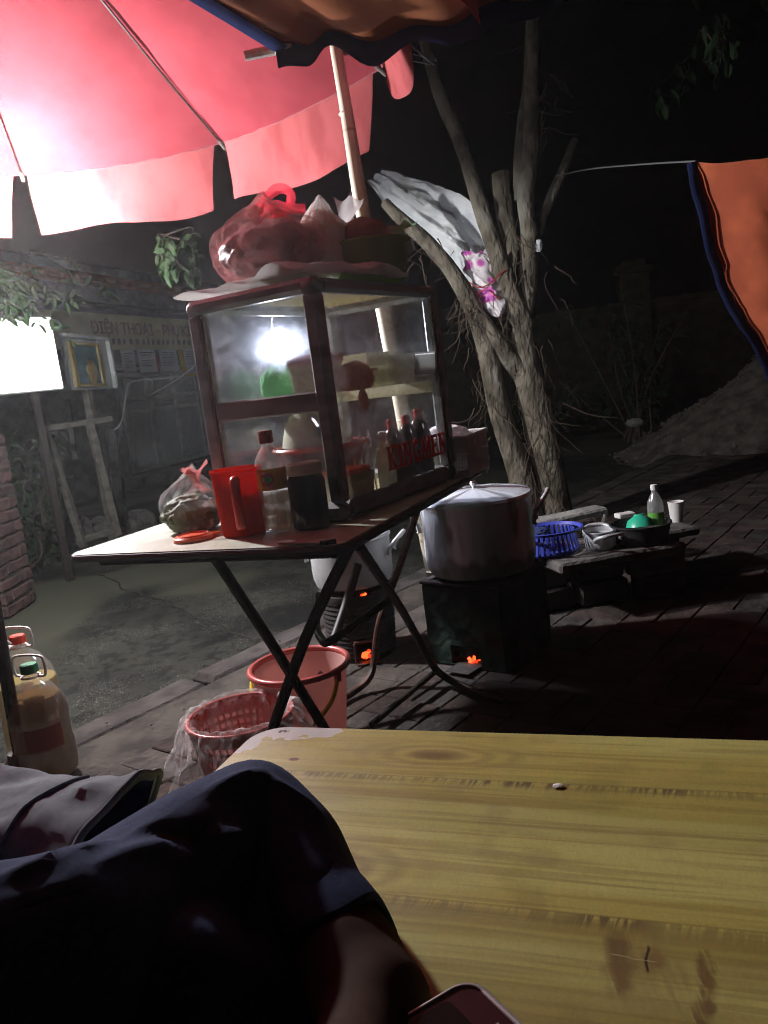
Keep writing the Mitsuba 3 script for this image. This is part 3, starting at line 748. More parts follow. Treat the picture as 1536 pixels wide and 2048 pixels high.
put('tail', mv(ears((0, 0, 0), .085, 8, 3, .4), c + np.array([.085, 0, .128])), 'green_film', t, smooth=True, label='light green twisted bag end')

# ---- things on the stall table in front of the cabinet
tz = .7202
t = thing('herb_bag', 'clear knotted bag of herbs with a pinkish tie on the table corner', 'plastic bag')
c = np.array((-0.506, 2.076, 0.720)); c[1] += .04
put('bag', mv(tiedbag(.078, .072, .100, 41, (.25, 0), .16, amp=.12, ridge=.07), c + np.array([.0, 0, .002])), 'clear_bag', t, smooth=True)
put('herbs', mv(lump(.073, .066, .050, 42, .22, .10, -.85), c + np.array([0, 0, .044])), 'herbs', t, smooth=True)
put('tie', mv(ears((0, 0, 0), .058, 43, 4, 1.1), c + np.array([.022, 0, .125])), 'pink_film', t, smooth=True)
put('pleats', mv(ears((0, 0, 0), .060, 44, 4, -.8), c + np.array([.022, 0, .135])), 'pink_bag', t, smooth=True)
single('orange_lid', mv(join(lathe([(0, .010), (.046, .010), (.050, .007), (.050, 0), (0, 0)], 40), lathe([(.034, .010), (.038, .014), (.042, .010)], 40), box(.030, .020, .006, .002).apply_translation([.052, 0, .006])), np.array((-0.479, 1.967, 0.722)), .3), 'orange_plastic', 'round orange lid of the jug lying flat at the table edge', 'plastic lid')
t = thing('jug', 'orange-red plastic jug with a square handle on the stall table', 'jug')
c = np.array((-0.348, 1.901, 0.721)); c[1] += .055
put('body', mv(lathe([(0, .002), (.052, .002), (.054, .006), (.061, .155), (.064, .158), (.064, .164), (.060, .164), (.058, .155), (.051, .008), (0, .005)], 44), c), 'red_plastic_thin', t, smooth=40)
hd = np.array([.10, -.995, 0])
put('handle', join(*[tube([c + hd * .054 + np.array([0, 0, .140]), c + hd * .085 + np.array([0, 0, .142]), c + hd * .092 + np.array([0, 0, .130]), c + hd * .088 + np.array([0, 0, .045]), c + hd * .080 + np.array([0, 0, .034]), c + hd * .050 + np.array([0, 0, .036])], .0115, 10, 4)]), 'red_plastic', t, smooth=50)
# drinking-water bottle refilled with cooking oil
t = thing('oil_bottle', 'clear plastic bottle with red cap and yellow label, half full', 'bottle')
c = np.array((-0.261, 1.907, 0.721)); c[1] += .035
prof = [(0, .004), (.026, .001), (.035, .006), (.0365, .014), (.0365, .030), (.0345, .036), (.0365, .042), (.0365, .052), (.0345, .057), (.0365, .062), (.0365, .072), (.0345, .078), (.0365, .084), (.0365, .168), (.034, .178), (.024, .196), (.015, .208), (.0135, .216), (.0135, .222)]
put('body', mv(lathe(prof, 36), c), 'bottle_frost', t, smooth=50)
put('liquid', mv(lathe([(0, .005), (.033, .007)] + [(r - .0016, z) for r, z in prof[3:12]] + [(.0345, .095), (0, .095)], 36), c), 'oil_body', t, smooth=50)
put('cap', mv(lathe([(0, .030), (.0155, .030), (.0172, .027), (.0172, .002), (.016, 0), (0, 0)], 28), c + np.array([0, 0, .216])), 'dark_red_plastic', t, smooth=40)
put('label', mv(lathe([(.0370, .104), (.0372, .105), (.0372, .155), (.0370, .156)], 36, (math.radians(150), math.radians(390))), c), 'label_yellow', t, smooth=50)
def disc_on(c, r, z, rad, az, n=20, sz=1.0):
    P = []
    for k in range(n):
        a = 2 * math.pi * k / n; w = az + rad * math.cos(a) / r
        P.append(c + np.array([r * math.cos(w), r * math.sin(w), z + rad * sz * math.sin(a)]))
    P.append(c + np.array([(r + .0006) * math.cos(az), (r + .0006) * math.sin(az), z]))
    return trimesh.Trimesh(P, [(k, (k + 1) % n, n) for k in range(n)], process=False)
put('emblem', disc_on(c, .0377, .131, .017, math.radians(258)), 'label_red', t, smooth=True)
put('emblem', disc_on(c, .0382, .131, .010, math.radians(262)), 'label_green', t, smooth=True)
t = thing('sauce_jar', 'dark sauce jar with a pale screw lid against the cabinet front', 'jar')
c = np.array((-0.178, 1.877, 0.721)); c[1] += .045
put('body', mv(lathe([(0, .002), (.042, .002), (.046, .007), (.046, .118), (.040, .128), (.040, .134), (0, .134)], 40), c), 'dark_liquid', t, smooth=40)
put('lid', mv(lathe([(0, .028), (.040, .028), (.043, .025), (.043, .002), (.041, 0), (0, 0)], 40), c + np.array([0, 0, .132])), 'milky_plastic', t, smooth=40)
t = thing('spatula', 'flat pale plastic scraper lying at the table edge before the dark jar', 'scraper')
put('blade', beam(np.array((-0.237, 1.744, 0.727)), np.array((-0.128, 1.685, 0.727)), .022, .006, .002), 'white_laminate', t)
put('handle', tube([(-0.143, 1.669, 0.729), (-0.109, 1.669, 0.729)], .006, 8), 'dark_iron', t)
# perforated basket behind the cabinet
t = thing('colander', 'grey perforated rectangular basket holding white bags behind the cabinet', 'basket')
c = tp(.075, 1.01, .7205)
def perforated(w, l, h):
    out = []
    for s in (-1, 1):
        out += [box(w, .004, .045, .001).apply_translation([0, s * l / 2, .105]), box(w, .004, .018, .001).apply_translation([0, s * l / 2, .010])]
        out += [box(.004, l, .045, .001).apply_translation([s * w / 2, 0, .105]), box(.004, l, .018, .001).apply_translation([s * w / 2, 0, .010])]
    for k in range(6):
        z = .022 + .0118 * k
        for s in (-1, 1):
            out += [box(w, .004, .0062, .0005).apply_translation([0, s * l / 2, z]), box(.004, l, .0062, .0005).apply_translation([s * w / 2, 0, z])]
    for s in (-1, 1):
        for x in np.linspace(-w / 2, w / 2, 22): out.append(box(.005, .0046, .075, .0005).apply_translation([x, s * l / 2, .055]))
        for y in np.linspace(-l / 2, l / 2, 26): out.append(box(.0046, .005, .075, .0005).apply_translation([s * w / 2, y, .055]))
    return join(*out)
TANG = math.atan2(TA[1], TA[0])
put('sides', mv(perforated(.19, .24, .13), c, TANG), 'aluminium_dull', t, smooth=False)
put('floor', mv(box(.188, .238, .004, .001), c + np.array([0, 0, .004]), TANG), 'aluminium_dull', t)
put('rim', mv(tube([(-.097, -.122, .128), (.097, -.122, .128), (.097, .122, .128), (-.097, .122, .128), (-.097, -.122, .128)], .005, 8), c, TANG), 'white_plastic', t)
single('white_bag', mv(lump(.085, .105, .055, 51, .2, .12, -.9), c + np.array([-.01, 0, .105]), .3), 'white_film_solid', 'bright white plastic bag bulging out of the perforated basket', 'plastic bag', smooth=True)

# ================================================================== UMBRELLA, LAMPS, TARPAULINS
UC, UR, UZ, USL = np.array([-1.064, 2.26]), 1.445, 2.114, .58
U0 = math.atan2(3.584 - UC[1], -.480 - UC[0])
def rib_pt(k, t, dz=0):
    a = U0 + math.radians(36) * k
    x, y = UC + UR * t * np.array([math.cos(a), math.sin(a)])
    return np.array([x, y, UZ + USL * UR * (1 - t) - .03 * math.sin(t * math.pi) + dz])
um = thing('market_umbrella', 'large faded red market umbrella with hanging rim flaps over the stall', 'umbrella')
cv = []
for k in range(10):
    g = []
    for i in range(23):
        t = .02 + .98 * i / 22; row = []
        for j in range(31):
            s = j / 30
            p = rib_pt(k, t) * (1 - s) + rib_pt(k + 1, t) * s
            sag = 4 * s * (1 - s)
            p[2] -= .035 * sag * t; p[:2] -= (p[:2] - UC) * .025 * sag * t ** 3
            row.append(p)
        g.append(row)
    g = np.array(g); g[1:-1, 1:-1] = wob(g[1:-1, 1:-1], 4, .010, k); g[4:-1, 1:-1, 2] += (.0035 * np.clip(ridged(g, 9, k), -1, 1) * np.linspace(0, 1, 23)[:, None])[4:-1, 1:-1]
    cv.append(sheet(g))
put('canopy', join(*cv), 'canopy_red', um, smooth=True)
for k in range(10):
    put('rib', tube([rib_pt(k, .03, -.012), rib_pt(k, .35, -.012), rib_pt(k, .7, -.012), rib_pt(k, 1.0, -.008)], .0045, 6, 3), 'dark_iron', um)
    put('rib_tip', tube([rib_pt(k, .985, -.006), rib_pt(k, 1.012, -.012)], .009, 8), 'old_timber', um)
for k in range(10):
    g = []
    for i in range(9):
        h = i / 8; row = []
        for j in range(31):
            s = .035 + .945 * j / 30 if k != 8 else .66 + .29 * j / 30
            s = s + (s - .5) * 0 + h * ((.075 if s < .5 else .02) * (1 - 2 * s))
            p = rib_pt(k, 1.0) * (1 - s) + rib_pt(k + 1, 1.0) * s
            sag = 4 * s * (1 - s); d = (p[:2] - UC) / np.linalg.norm(p[:2] - UC)
            p[2] -= .035 * sag; p[:2] -= (p[:2] - UC) * .025 * sag
            p[:2] += d * (.030 * h * math.sin(s * 9 + k) * h + .02 * h); p[2] += .004 * (1 - h)
            p[2] -= (.238 + .012 * math.sin(s * 7 + 2 * k)) * h * (1 if k != 8 else .55 * math.sqrt(max(0, 1 - (j / 15 - 1) ** 4)))
            row.append(p)
        g.append(row)
    put('rim_flap', thick(wob(np.array(g), 6, .008, 60 + k), .0015), 'flap_red', um, smooth=True)
for k in range(10):
    ep = []
    for j in range(25):
        s = j / 24; p = rib_pt(k, 1.0) * (1 - s) + rib_pt(k + 1, 1.0) * s; sag = 4 * s * (1 - s)
        p[2] -= .035 * sag + .002; p[:2] -= (p[:2] - UC) * .025 * sag
        ep.append(p + np.array([0, 0, .002 * math.sin(j * 1.7)]))
    put('edge_cord', tube(ep, .0032, 6), 'cord_red', um)
put('pole', tube([(-1.172, 2.262, .0), (-1.064, 2.26, UZ + USL * UR + .02)], .019, 14), 'dark_iron', um)
put('finial', mv(lathe([(0, .06), (.012, .055), (.02, .03), (.05, .0), (0, 0)], 20), (-1.062, 2.26, UZ + USL * UR - .02)), 'dark_iron', um, smooth=50)
put('foot', mv(lathe([(0, .10), (.03, .10), (.035, .07), (.06, .05), (.07, .04), (.07, 0), (0, 0)], 28), (-1.172, 2.262, .001)), 'stone_dark', um, smooth=30)

def emitter(r, c, I, tint):
    L = I / (math.pi * r * r)
    return {'type': 'sphere', 'radius': r, 'center': [float(x) for x in c], 'emitter': {'type': 'area', 'radiance': rgb([L * t for t in tint]), 'sampling_weight': 6.0 if I > 5 else 2.0},
            'bsdf': {'type': 'ref', 'id': 'white_plastic'}}
lp = thing('hanging_lamp', 'bright white bulb hanging under the left side of the red umbrella', 'lamp')
scene[lp + '__bulb'] = emitter(.055, LAMP, LAMP_I, (1.0, 1.0, 1.03))
put('socket', mv(lathe([(0, .09), (.010, .09), (.018, .07), (.020, 0), (0, 0)], 20), LAMP + np.array([0, 0, .052])), 'black_plastic', lp, smooth=40)
put('cable', tube([LAMP + np.array([0, 0, .14]), LAMP + np.array([.02, -.05, .5]), (-1.36, 2.98, 2.34)], .004, 6, 4), 'cable', lp)
lp = thing('hanging_lamp', 'small glaring bulb hanging behind the cabinet, seen through its smeared glass', 'lamp')
scene[lp + '__bulb'] = emitter(.038, BULB2, BULB2_I, (.86, .93, 1.15))
put('socket', mv(lathe([(0, .07), (.008, .07), (.015, .05), (.018, 0), (0, 0)], 20), BULB2 + np.array([0, 0, .036])), 'black_plastic', lp, smooth=40)
put('cable', tube([BULB2 + np.array([0, 0, .1]), BULB2 + np.array([.02, -.01, .16]), BULB2 + np.array([.14, -.06, .23]), np.array([.050, 2.945, 1.74])], .0025, 6, 5), 'cable', lp)

# bamboo pole and cross stick
bp = thing('bamboo_pole', 'pale upright bamboo pole propping the tarpaulin behind the cabinet', 'pole')
put('pole', tube([(.185, 2.97, -.01), (.135, 2.96, .6), (0.090, 2.950, 1.263), (0.058, 2.950, 1.647), (0.045, 2.950, 1.964), (0.033, 2.950, 2.239)], [.029, .028, .0275, .0265, .0225, .0205], 14, 6), 'bamboo', bp)
for z in (.32, .62, .9, 1.2, 1.47, 1.72, 1.97):
    t = (z - .6) / 1.6
    x = np.interp(z, [0, .6, 1.262, 1.64, 1.99, 2.21], [.185, .135, .0895, .0575, .041, .031])
    put('joint', mv(lathe([(.020, -.006), (.0275 - .0035 * t, -.003), (.029 - .0035 * t, 0), (.0275 - .0035 * t, .003), (.020, .006)], 16), (x, 2.953, z)), 'bamboo', bp, smooth=50)
single('cross_stick', tube([(-0.220, 2.340, 1.956), (-0.067, 2.350, 1.970), (0.099, 2.360, 1.985), (0.210, 2.370, 1.996)], [.013, .014, .014, .013], 10, 4), 'bamboo', 'short pale bamboo stick lying crosswise under the tarpaulin corner', 'stick')

# orange and blue tarpaulin overhead
tp1 = thing('tarpaulin', 'orange tarpaulin with dark blue hem stretched overhead at the top', 'tarpaulin')
far = spline([(-0.126, 2.300, 1.943), (-0.050, 2.300, 1.951), (0.027, 2.300, 1.962), (0.145, 2.260, 1.927), (0.270, 2.200, 1.910), (0.390, 2.140, 1.911), (0.509, 2.100, 1.914), (0.640, 2.050, 1.935), (0.789, 2.000, 1.947)], 7)
nf = len(far)
def near(i):
    s = i / (nf - 1)
    return np.array([-1.50 * (1 - s) + .5 * s, -1.9 - .1 * s, .36 + .05 * s])
g = []
for i in range(nf):
    row = []
    for j in range(31):
        v = (j / 30) ** 1.3
        p = far[i] + near(i) * v
        p[2] += -.10 * math.sin(math.pi * v) * math.sin(math.pi * i / (nf - 1)) + .012 * math.sin(i * .55 + v * 9) * (1 - v) + .02 * math.sin(i * .35) * v
        row.append(p)
    g.append(row)
g = np.array(g)
# the left edge runs from the corner over the umbrella
put('sheet', sheet(wob(g, 3, .015, 77)), 'tarp_brown', tp1, smooth=True)
g0 = wob(g, 3, .015, 77)
hem = []
for i in range(nf):
    p = g0[i, 0]; w = .050 + .012 * math.sin(i * .4)
    hem.append([p + np.array([0, .004, .004]), p + np.array([0, -.012, -w * .5]), p + np.array([0, -.006, -w])])
put('hem', thick(wob(np.array(hem), 9, .006, 5), .003), 'tarp_blue', tp1, smooth=True)
hem = []
for j in range(31):
    p = g0[0, j]; hem.append([p + np.array([-.004, .004, -.002]), p + np.array([.02, -.012, -.007]), p + np.array([.035, -.026, -.006])])
put('hem', thick(np.array(hem), .003), 'tarp_blue', tp1, smooth=True)
put('knot', mv(lump(.030, .018, .014, 61, .3, .1, -2, sub=3), (-0.105, 2.310, 1.949)), 'white_film_solid', tp1, smooth=True)
single('cord', join(tube([(0.067, 2.880, 2.169), (0.087, 2.900, 2.131), (0.197, 2.920, 2.126), (0.352, 2.950, 2.093)], .0035, 5, 5), tube([(0.097, 2.880, 2.166), (0.113, 2.900, 2.134), (0.241, 2.920, 2.136), (0.348, 2.950, 2.113)], .003, 5, 5), tube([(0.268, 2.900, 2.160), (0.313, 2.920, 2.125), (0.363, 2.950, 2.092), (0.373, 2.950, 2.104)], .004, 5, 5)), 'cable', 'dark tangled cords hanging below the tarpaulin edge by the pole', 'cord')
# right hand tarpaulin, hanging
tp2 = thing('tarpaulin', 'orange tarpaulin with a blue hem hanging down at the right edge', 'tarpaulin')
L_ = spline([(1.260, 3.000, 1.681), (1.289, 2.980, 1.453), (1.335, 2.970, 1.253), (1.402, 2.970, 1.103), (1.473, 2.980, 0.977), (1.527, 3.000, 0.795), (1.557, 3.000, 0.602)], 6)
R_e = spline([(1.403, 2.750, 1.636), (1.479, 2.720, 1.460), (1.526, 2.700, 1.261), (1.586, 2.700, 1.060), (1.648, 2.700, 0.887), (1.695, 2.700, 0.712), (1.760, 2.700, 0.549)], 6)
R_e = R_e + (R_e - L_) * .9
g = []
for i in range(len(L_)):
    row = []
    for j in range(40):
        s = j / 39
        p = L_[i] * (1 - s) + R_e[i] * s
        p[1] += .022 * math.sin(s * 15 + i * .10) * min(1, i / 6) * min(1, s * 6)
        p[2] -= .05 * math.sin(math.pi * s) * (1 - i / len(L_)) * .6
        row.append(p)
    g.append(row)
g = wob(np.array(g), 5, .016, 81); g[1:, 1:, 1] += (.022 * np.clip(ridged(g, 3.2, 83), -1, 1) + .010 * np.clip(ridged(g, 8, 85), -1, 1))[1:, 1:]
put('sheet', sheet(g), 'tarp_orange', tp2, smooth=True)
hem = []
for i in range(len(L_)):
    p = g[i, 0]; hem.append([p + np.array([.002, -.004, 0]), p + np.array([-.016, -.008, -.003]), p + np.array([-.034, -.002, -.006])])
put('hem', thick(wob(np.array(hem), 9, .004, 9), .003), 'tarp_blue', tp2, smooth=True)
single('rope', tube([(1.229, 4.850, 2.084), (1.295, 4.400, 2.001), (1.297, 3.600, 1.820), (1.264, 3.000, 1.680)], .0035, 6, 4), 'steel_wire', 'thin rope from the tree to the corner of the hanging tarpaulin', 'rope')

# ================================================================== TREE
tr = thing('street_tree', 'street tree with several twisted pale trunks and hanging aerial roots', 'tree')
def limb(P, R, seed, n=6, sides=18, amp=.10):
    m = tube(P, R, sides, n)
    v = m.vertices
    base = np.array(P, float)[:, :3]
    nrm = m.vertex_normals
    d = (meshkit.fbm(v * np.array([9, 9, 3.2]), 4, seed) - .5)
    rr = np.interp(v[:, 2], sorted(base[:, 2]), [r for _, r in sorted(zip(base[:, 2], R))])
    v = v + nrm * (d * 2 * amp * 2 * rr * .8)[:, None]
    return trimesh.Trimesh(v, m.faces, process=False)
put('trunk', limb([(1.092, 5.080, -0.044), (1.080, 5.060, 0.165), (1.052, 5.000, 0.498), (0.999, 4.950, 0.850), (0.966, 4.930, 1.066), (0.981, 4.920, 1.303), (1.030, 4.920, 1.531), (1.063, 4.920, 1.787), (1.061, 4.920, 2.014), (1.114, 4.920, 2.259), (1.143, 4.920, 2.530), (1.174, 4.920, 2.742), (1.239, 4.950, 3.118), (1.5, 5.0, 3.6)],
    [.145, .120, .100, .092, .086, .068, .062, .054, .052, .048, .042, .037, .034, .03], 1), 'bark', tr)
put('trunk', limb([(0.926, 5.020, 0.061), (0.889, 4.980, 0.330), (0.809, 4.930, 0.659), (0.762, 4.900, 0.910), (0.732, 4.880, 1.183), (0.673, 4.870, 1.410), (0.577, 4.870, 1.623), (0.463, 4.870, 1.794), (0.307, 4.870, 1.965), (0.232, 4.900, 2.067)],
    [.098, .080, .073, .068, .059, .054, .046, .042, .037, .030], 2), 'bark', tr)
put('branch', limb([(0.952, 4.930, 0.983), (0.854, 4.880, 1.103), (0.774, 4.860, 1.236), (0.707, 4.870, 1.356)], [.070, .056, .050, .044], 3), 'bark', tr)
put('branch', limb([(0.986, 4.930, 1.273), (0.910, 4.880, 1.454), (0.850, 4.860, 1.689), (0.794, 4.860, 1.921), (0.740, 4.870, 2.167), (0.694, 4.900, 2.386), (0.622, 4.930, 2.622), (0.563, 4.970, 2.967)], [.075, .066, .056, .050, .046, .042, .04, .034], 4), 'bark', tr)
put('branch', limb([(1.030, 4.950, 1.996), (1.047, 4.970, 2.197), (1.101, 5.000, 2.451), (1.156, 5.020, 2.672), (1.205, 5.050, 3.005)], [.034, .036, .034, .03, .026], 5), 'bark', tr)
put('branch', limb([(1.010, 5.000, 1.543), (0.993, 5.150, 1.806), (0.987, 5.220, 2.000), (0.992, 5.250, 2.221)], [.05, .055, .062, .060], 6), 'bark', tr, label='short sawn-off branch stump')
put('branch', limb([(1.091, 4.950, 1.760), (1.170, 4.980, 1.900), (1.241, 5.000, 2.025), (1.312, 5.030, 2.135), (1.425, 5.100, 2.329)], [.045, .032, .030, .028, .022], 7), 'bark', tr)
roots = []
r3 = np.random.default_rng(21)
def rootlet(p, L, spread, r=.003):
    P = [np.array(p)]; d = np.array([r3.normal(0, spread), r3.normal(0, spread * .6), -1])
    for k in range(7):
        d = d + np.array([r3.normal(0, .35), r3.normal(0, .3), r3.normal(0, .15)]); d[2] = min(d[2], .25); d /= np.linalg.norm(d)
        P.append(P[-1] + d * L / 7)
    return tube(P, np.linspace(r, r * .4, 8), 4)
ROOTS = [((0.636, 4.800, 1.422), 18, 22, 34, .28, .5), ((0.965, 4.880, 1.706), 16, 40, 24, .30, .4), ((1.050, 4.860, 0.814), 12, 60, 22, .34, .25), ((1.196, 4.880, 2.511), 12, 40, 22, .22, .9), ((0.830, 4.880, 1.318), 26, 40, 22, .3, .5),
         ((0.912, 4.860, 0.650), 20, 70, 12, .4, .2), ((1.134, 4.900, 1.632), 12, 60, 8, .3, .6), ((0.371, 4.850, 1.774), 25, 14, 12, .2, .5), ((0.912, 4.850, 0.343), 22, 50, 10, .32, .15), ((0.663, 4.840, 0.923), 16, 60, 16, .26, .3)]
roots = []
for c, sx, sy, n, L, sp in ROOTS:
    for k in range(n):
        p = np.array(c) + np.array([r3.normal(0, sx), r3.normal(0, 12), r3.normal(0, sy)]) * (4.9 / 1600)
        roots.append(rootlet(p, L * r3.uniform(.5, 1.2), sp, r3.uniform(.0016, .0042)))
put('aerial_roots', join(*roots), 'root', tr, kind='stuff')
def leaf_mesh(L, w, n=4):
    V, F = [], []
    for i in range(n + 1):
        t = i / n; ww = w * math.sin(math.pi * min(1, t * .92 + .06)) ** .8
        z = -.22 * L * t * t
        V += [(t * L, -ww, z + .25 * ww), (t * L, 0, z), (t * L, ww, z + .25 * ww)]
    for i in range(n):
        a = i * 3
        F += [(a, a + 3, a + 4), (a, a + 4, a + 1), (a + 1, a + 4, a + 5), (a + 1, a + 5, a + 2)]
    return np.array(V), np.array(F)
LV, LF = leaf_mesh(1, .21)
def leaves(P, size, droop, seed, jitter=.3):
    r = np.random.default_rng(seed); V, F = [], []
    for k, p in enumerate(P):
        L = size * r.uniform(.65, 1.25)
        M = rotm(r.normal(0, .7), droop + r.normal(0, .4), r.uniform(0, 6.28))[:3, :3]
        F.append(LF + k * len(LV)); V.append(LV * L @ M.T + p)
    return trimesh.Trimesh(np.vstack(V), np.vstack(F), process=False)
def sprig(c, n, spread, size, seed, droop=.9, stem_to=None, name='', label='', m='leaf'):
    r = np.random.default_rng(seed); P, twigs = [], []
    c = np.array(c, float); root = np.array(stem_to, float)
    for k in range(max(3, n // 14)):
        tip = c + r.normal(0, 1, 3) * np.array(spread)
        mid = (root + tip) / 2 + r.normal(0, .06, 3) + np.array([0, 0, .06])
        tw = spline([root, mid, tip], 8); twigs.append(tube(tw, np.linspace(.005, .0015, len(tw)), 5))
        for q in range(14):
            P.append(tw[r.integers(len(tw) // 2, len(tw))] + r.normal(0, .018, 3))
    k = thing(name, label, 'branch')
    put('leaves', leaves(P, size, droop, seed + 1), m, k, smooth=False, kind='stuff')
    put('twigs', join(*twigs), 'root', k)
    return k
# the dark crown above
P = []
for k in range(1500):
    c0 = [(1.7, 5.3, 3.9), (2.6, 5.2, 3.8), (.9, 5.6, 4.0), (2.1, 4.9, 3.9), (3.0, 5.8, 3.9)][k % 5]
    P.append(np.array(c0) + r3.normal(0, 1, 3) * np.array([.40, .4, .16]))
put('crown', leaves(P, .11, .9, 5), 'leaf', tr, smooth=False, kind='stuff')
sprig((1.787, 4.500, 2.396), 30, (.08, .10, .04), .085, 3, 1.15, (2.087, 4.800, 2.747), 'leafy_branch', 'dim drooping leaves high at the upper right', 'leaf_dark')
sprig((2.096, 4.700, 2.436), 24, (.07, .10, .05), .075, 4, 1.2, (2.173, 4.800, 2.789), 'leafy_branch', 'faint leaves to the right of the other upper right leaves', 'leaf_dark')
sprig((-0.926, 4.600, 1.806), 80, (.10, .10, .05), .085, 5, .9, (-1.067, 4.900, 2.041), 'leafy_branch', 'green leafy twig hanging left of the cabinet roof')
sprig((-2.074, 5.200, 1.737), 330, (.16, .10, .06), .075, 6, .6, (-2.695, 5.500, 2.122), 'leafy_branch', 'bright green leaves hanging over the glowing sign box')
sprig((-2.409, 7.400, 2.083), 45, (.18, .2, .07), .08, 16, .6, (-2.658, 7.000, 2.483), 'leafy_branch', 'shaded leaves right of the glowing sign box')

# plastic sheet and flowered bag caught in the tree
Ls = spline([(0.161, 5.300, 2.291), (0.248, 5.300, 2.121), (0.437, 5.280, 1.896), (0.577, 5.220, 1.716), (0.667, 5.150, 1.512), (0.718, 5.100, 1.404)], 8)
Rs = spline([(0.293, 5.280, 2.360), (0.513, 5.220, 2.260), (0.661, 5.120, 2.142), (0.783, 5.020, 1.969), (0.850, 5.020, 1.743), (0.878, 5.020, 1.562)], 8)
g = []
for i in range(len(Ls)):
    row = []
    for j in range(34):
        s = j / 33; p = Ls[i] * (1 - s) + Rs[i] * s
        p[1] += .030 * math.sin(s * 8 + i * .08) * min(1, i / 10) + .02 * math.sin(s * 21 - i * .12)
        p[2] += .012 * math.sin(s * 15 + i * .3)
        row.append(p)
    g.append(row)
g = wob(np.array(g), 5.5, .035, 91)
g[..., 1] += .05 * np.clip(ridged(g, 5, 95), -1, 1) + .03 * np.clip(ridged(g, 11, 97), -1, 1)
single('plastic_sheet', sheet(g), 'white_sheet_film', 'crumpled white plastic sheet caught between the tree trunks', 'plastic sheet', smooth=30)
g = []
Lf = spline([(0.662, 4.970, 1.743), (0.659, 4.930, 1.621), (0.697, 4.900, 1.511), (0.723, 4.900, 1.415), (0.792, 4.900, 1.354)], 9)
Rf = spline([(0.809, 4.950, 1.736), (0.833, 4.900, 1.611), (0.869, 4.860, 1.500), (0.886, 4.860, 1.426), (0.857, 4.870, 1.358)], 9)
for i in range(len(Lf)):
    g.append([Lf[i] * (1 - s) + Rf[i] * s + np.array([0, -.05 * math.sin(math.pi * s), 0]) for s in np.linspace(0, 1, 30)])
g = wob(np.array(g), 13, .045, 92)
single('flowered_bag', sheet(g), 'flower_film', 'crumpled white bag with pink-purple flowers stuffed in the tree fork', 'plastic bag', smooth=22)
single('string', join(tube([(0.645, 4.860, 1.571), (0.737, 4.820, 1.512), (0.874, 4.800, 1.592)], .004, 5, 4), tube([(0.694, 4.860, 1.478), (0.764, 4.820, 1.494), (0.828, 4.800, 1.427)], .003, 5, 4)), 'dark_red_plastic', 'reddish string tied round the flowered bag in the tree', 'string')
single('paper_scrap', mv(lump(.016, .008, .030, 9, .6, .3, -2, sub=3), (1.097, 4.860, 1.710), .3, .3), 'white_film_solid', 'small white scrap stuck on the right tree trunk', 'scrap', smooth=30)

# ================================================================== STOVES AND POTS
s1 = thing('stove', 'square green tin charcoal stove with a glowing ash door', 'stove')
SA = math.atan2(-.22, .26)
sc_ = np.array([.335, 2.870, 0])
def sq(w, d, z0, z1, bev=.006): return mv(box(w, d, z1 - z0, bev), sc_ + np.array([0, 0, (z0 + z1) / 2]), SA)
outer, inner_ = box(.335, .335, .30, .006), box(.30, .30, .28, .004)
def M3(m): return manifold3d.Manifold(manifold3d.Mesh(np.array(m.vertices, np.float32), np.array(m.faces, np.uint32)))
hole = box(.125, .10, .072, .003); hole.apply_translation([.0, -.167, -.105])
body = M3(outer) - M3(box(.30, .30, .29, .004).apply_translation([0, 0, .02])) - M3(hole)
mm = body.to_mesh(); body = trimesh.Trimesh(mm.vert_properties[:, :3], mm.tri_verts)
body = body.subdivide().subdivide(); body.vertices = wob(body.vertices, 7, .004, 3)
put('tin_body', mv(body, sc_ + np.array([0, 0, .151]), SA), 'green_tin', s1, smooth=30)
put('clay_lining', mv(lathe([(.08, -.02), (.105, 0), (.145, .0), (.147, -.26), (.10, -.26), (.085, -.05)], 32), sc_ + np.array([0, 0, .288]), SA), 'soot', s1)
put('top_plate', mv(join(*[box(.34, .03, .012, .002).apply_translation([0, y, 0]) for y in (-.155, .155)], *[box(.03, .28, .012, .002).apply_translation([x, 0, 0]) for x in (-.155, .155)]), sc_ + np.array([0, 0, .309]), SA), 'soot', s1)
def rubble(n, sx, sy, sz, r, seed):
    q = np.random.default_rng(seed); out = []
    for k in range(n):
        m = trimesh.creation.icosphere(subdivisions=1); m.vertices *= q.uniform(.6, 1.2, 3) * r * (1 + .3 * q.normal(0, 1, (len(m.vertices), 1)) * .4)
        out.append(m.apply_translation([q.uniform(-sx, sx), q.uniform(-sy, sy), q.uniform(0, sz)]))
    return join(*out)
pm('ash', (.06, .045, .04), .9)
def embers(parent, c, rz, n, sx, sy, sz, r, seed):
    k = put('ember', mv(rubble(n, sx, sy, sz, r, seed), c, rz), 'ash', parent, smooth=False)
    scene[k]['emitter'] = {'type': 'area', 'radiance': rgb((3.4, .26, .05)), 'sampling_weight': .35}
    k = put('ember', mv(rubble(n // 2, sx, sy * 1.3, sz * .8, r, seed + 50), c, rz), 'ash', parent, smooth=False)
    scene[k]['emitter'] = {'type': 'area', 'radiance': rgb((1.2, .05, .012)), 'sampling_weight': .2}
front = np.array([math.sin(SA), -math.cos(SA), 0])
embers(s1, sc_ + front * .140 + np.array([.010, 0, .014]), SA, 10, .014, .010, .034, .010, 4)
t = s1
put('ash_door', mv(box(.10, .10, .004, .001), sc_ + front * .20 + np.array([0.01, 0, .012]), SA), 'soot', t)

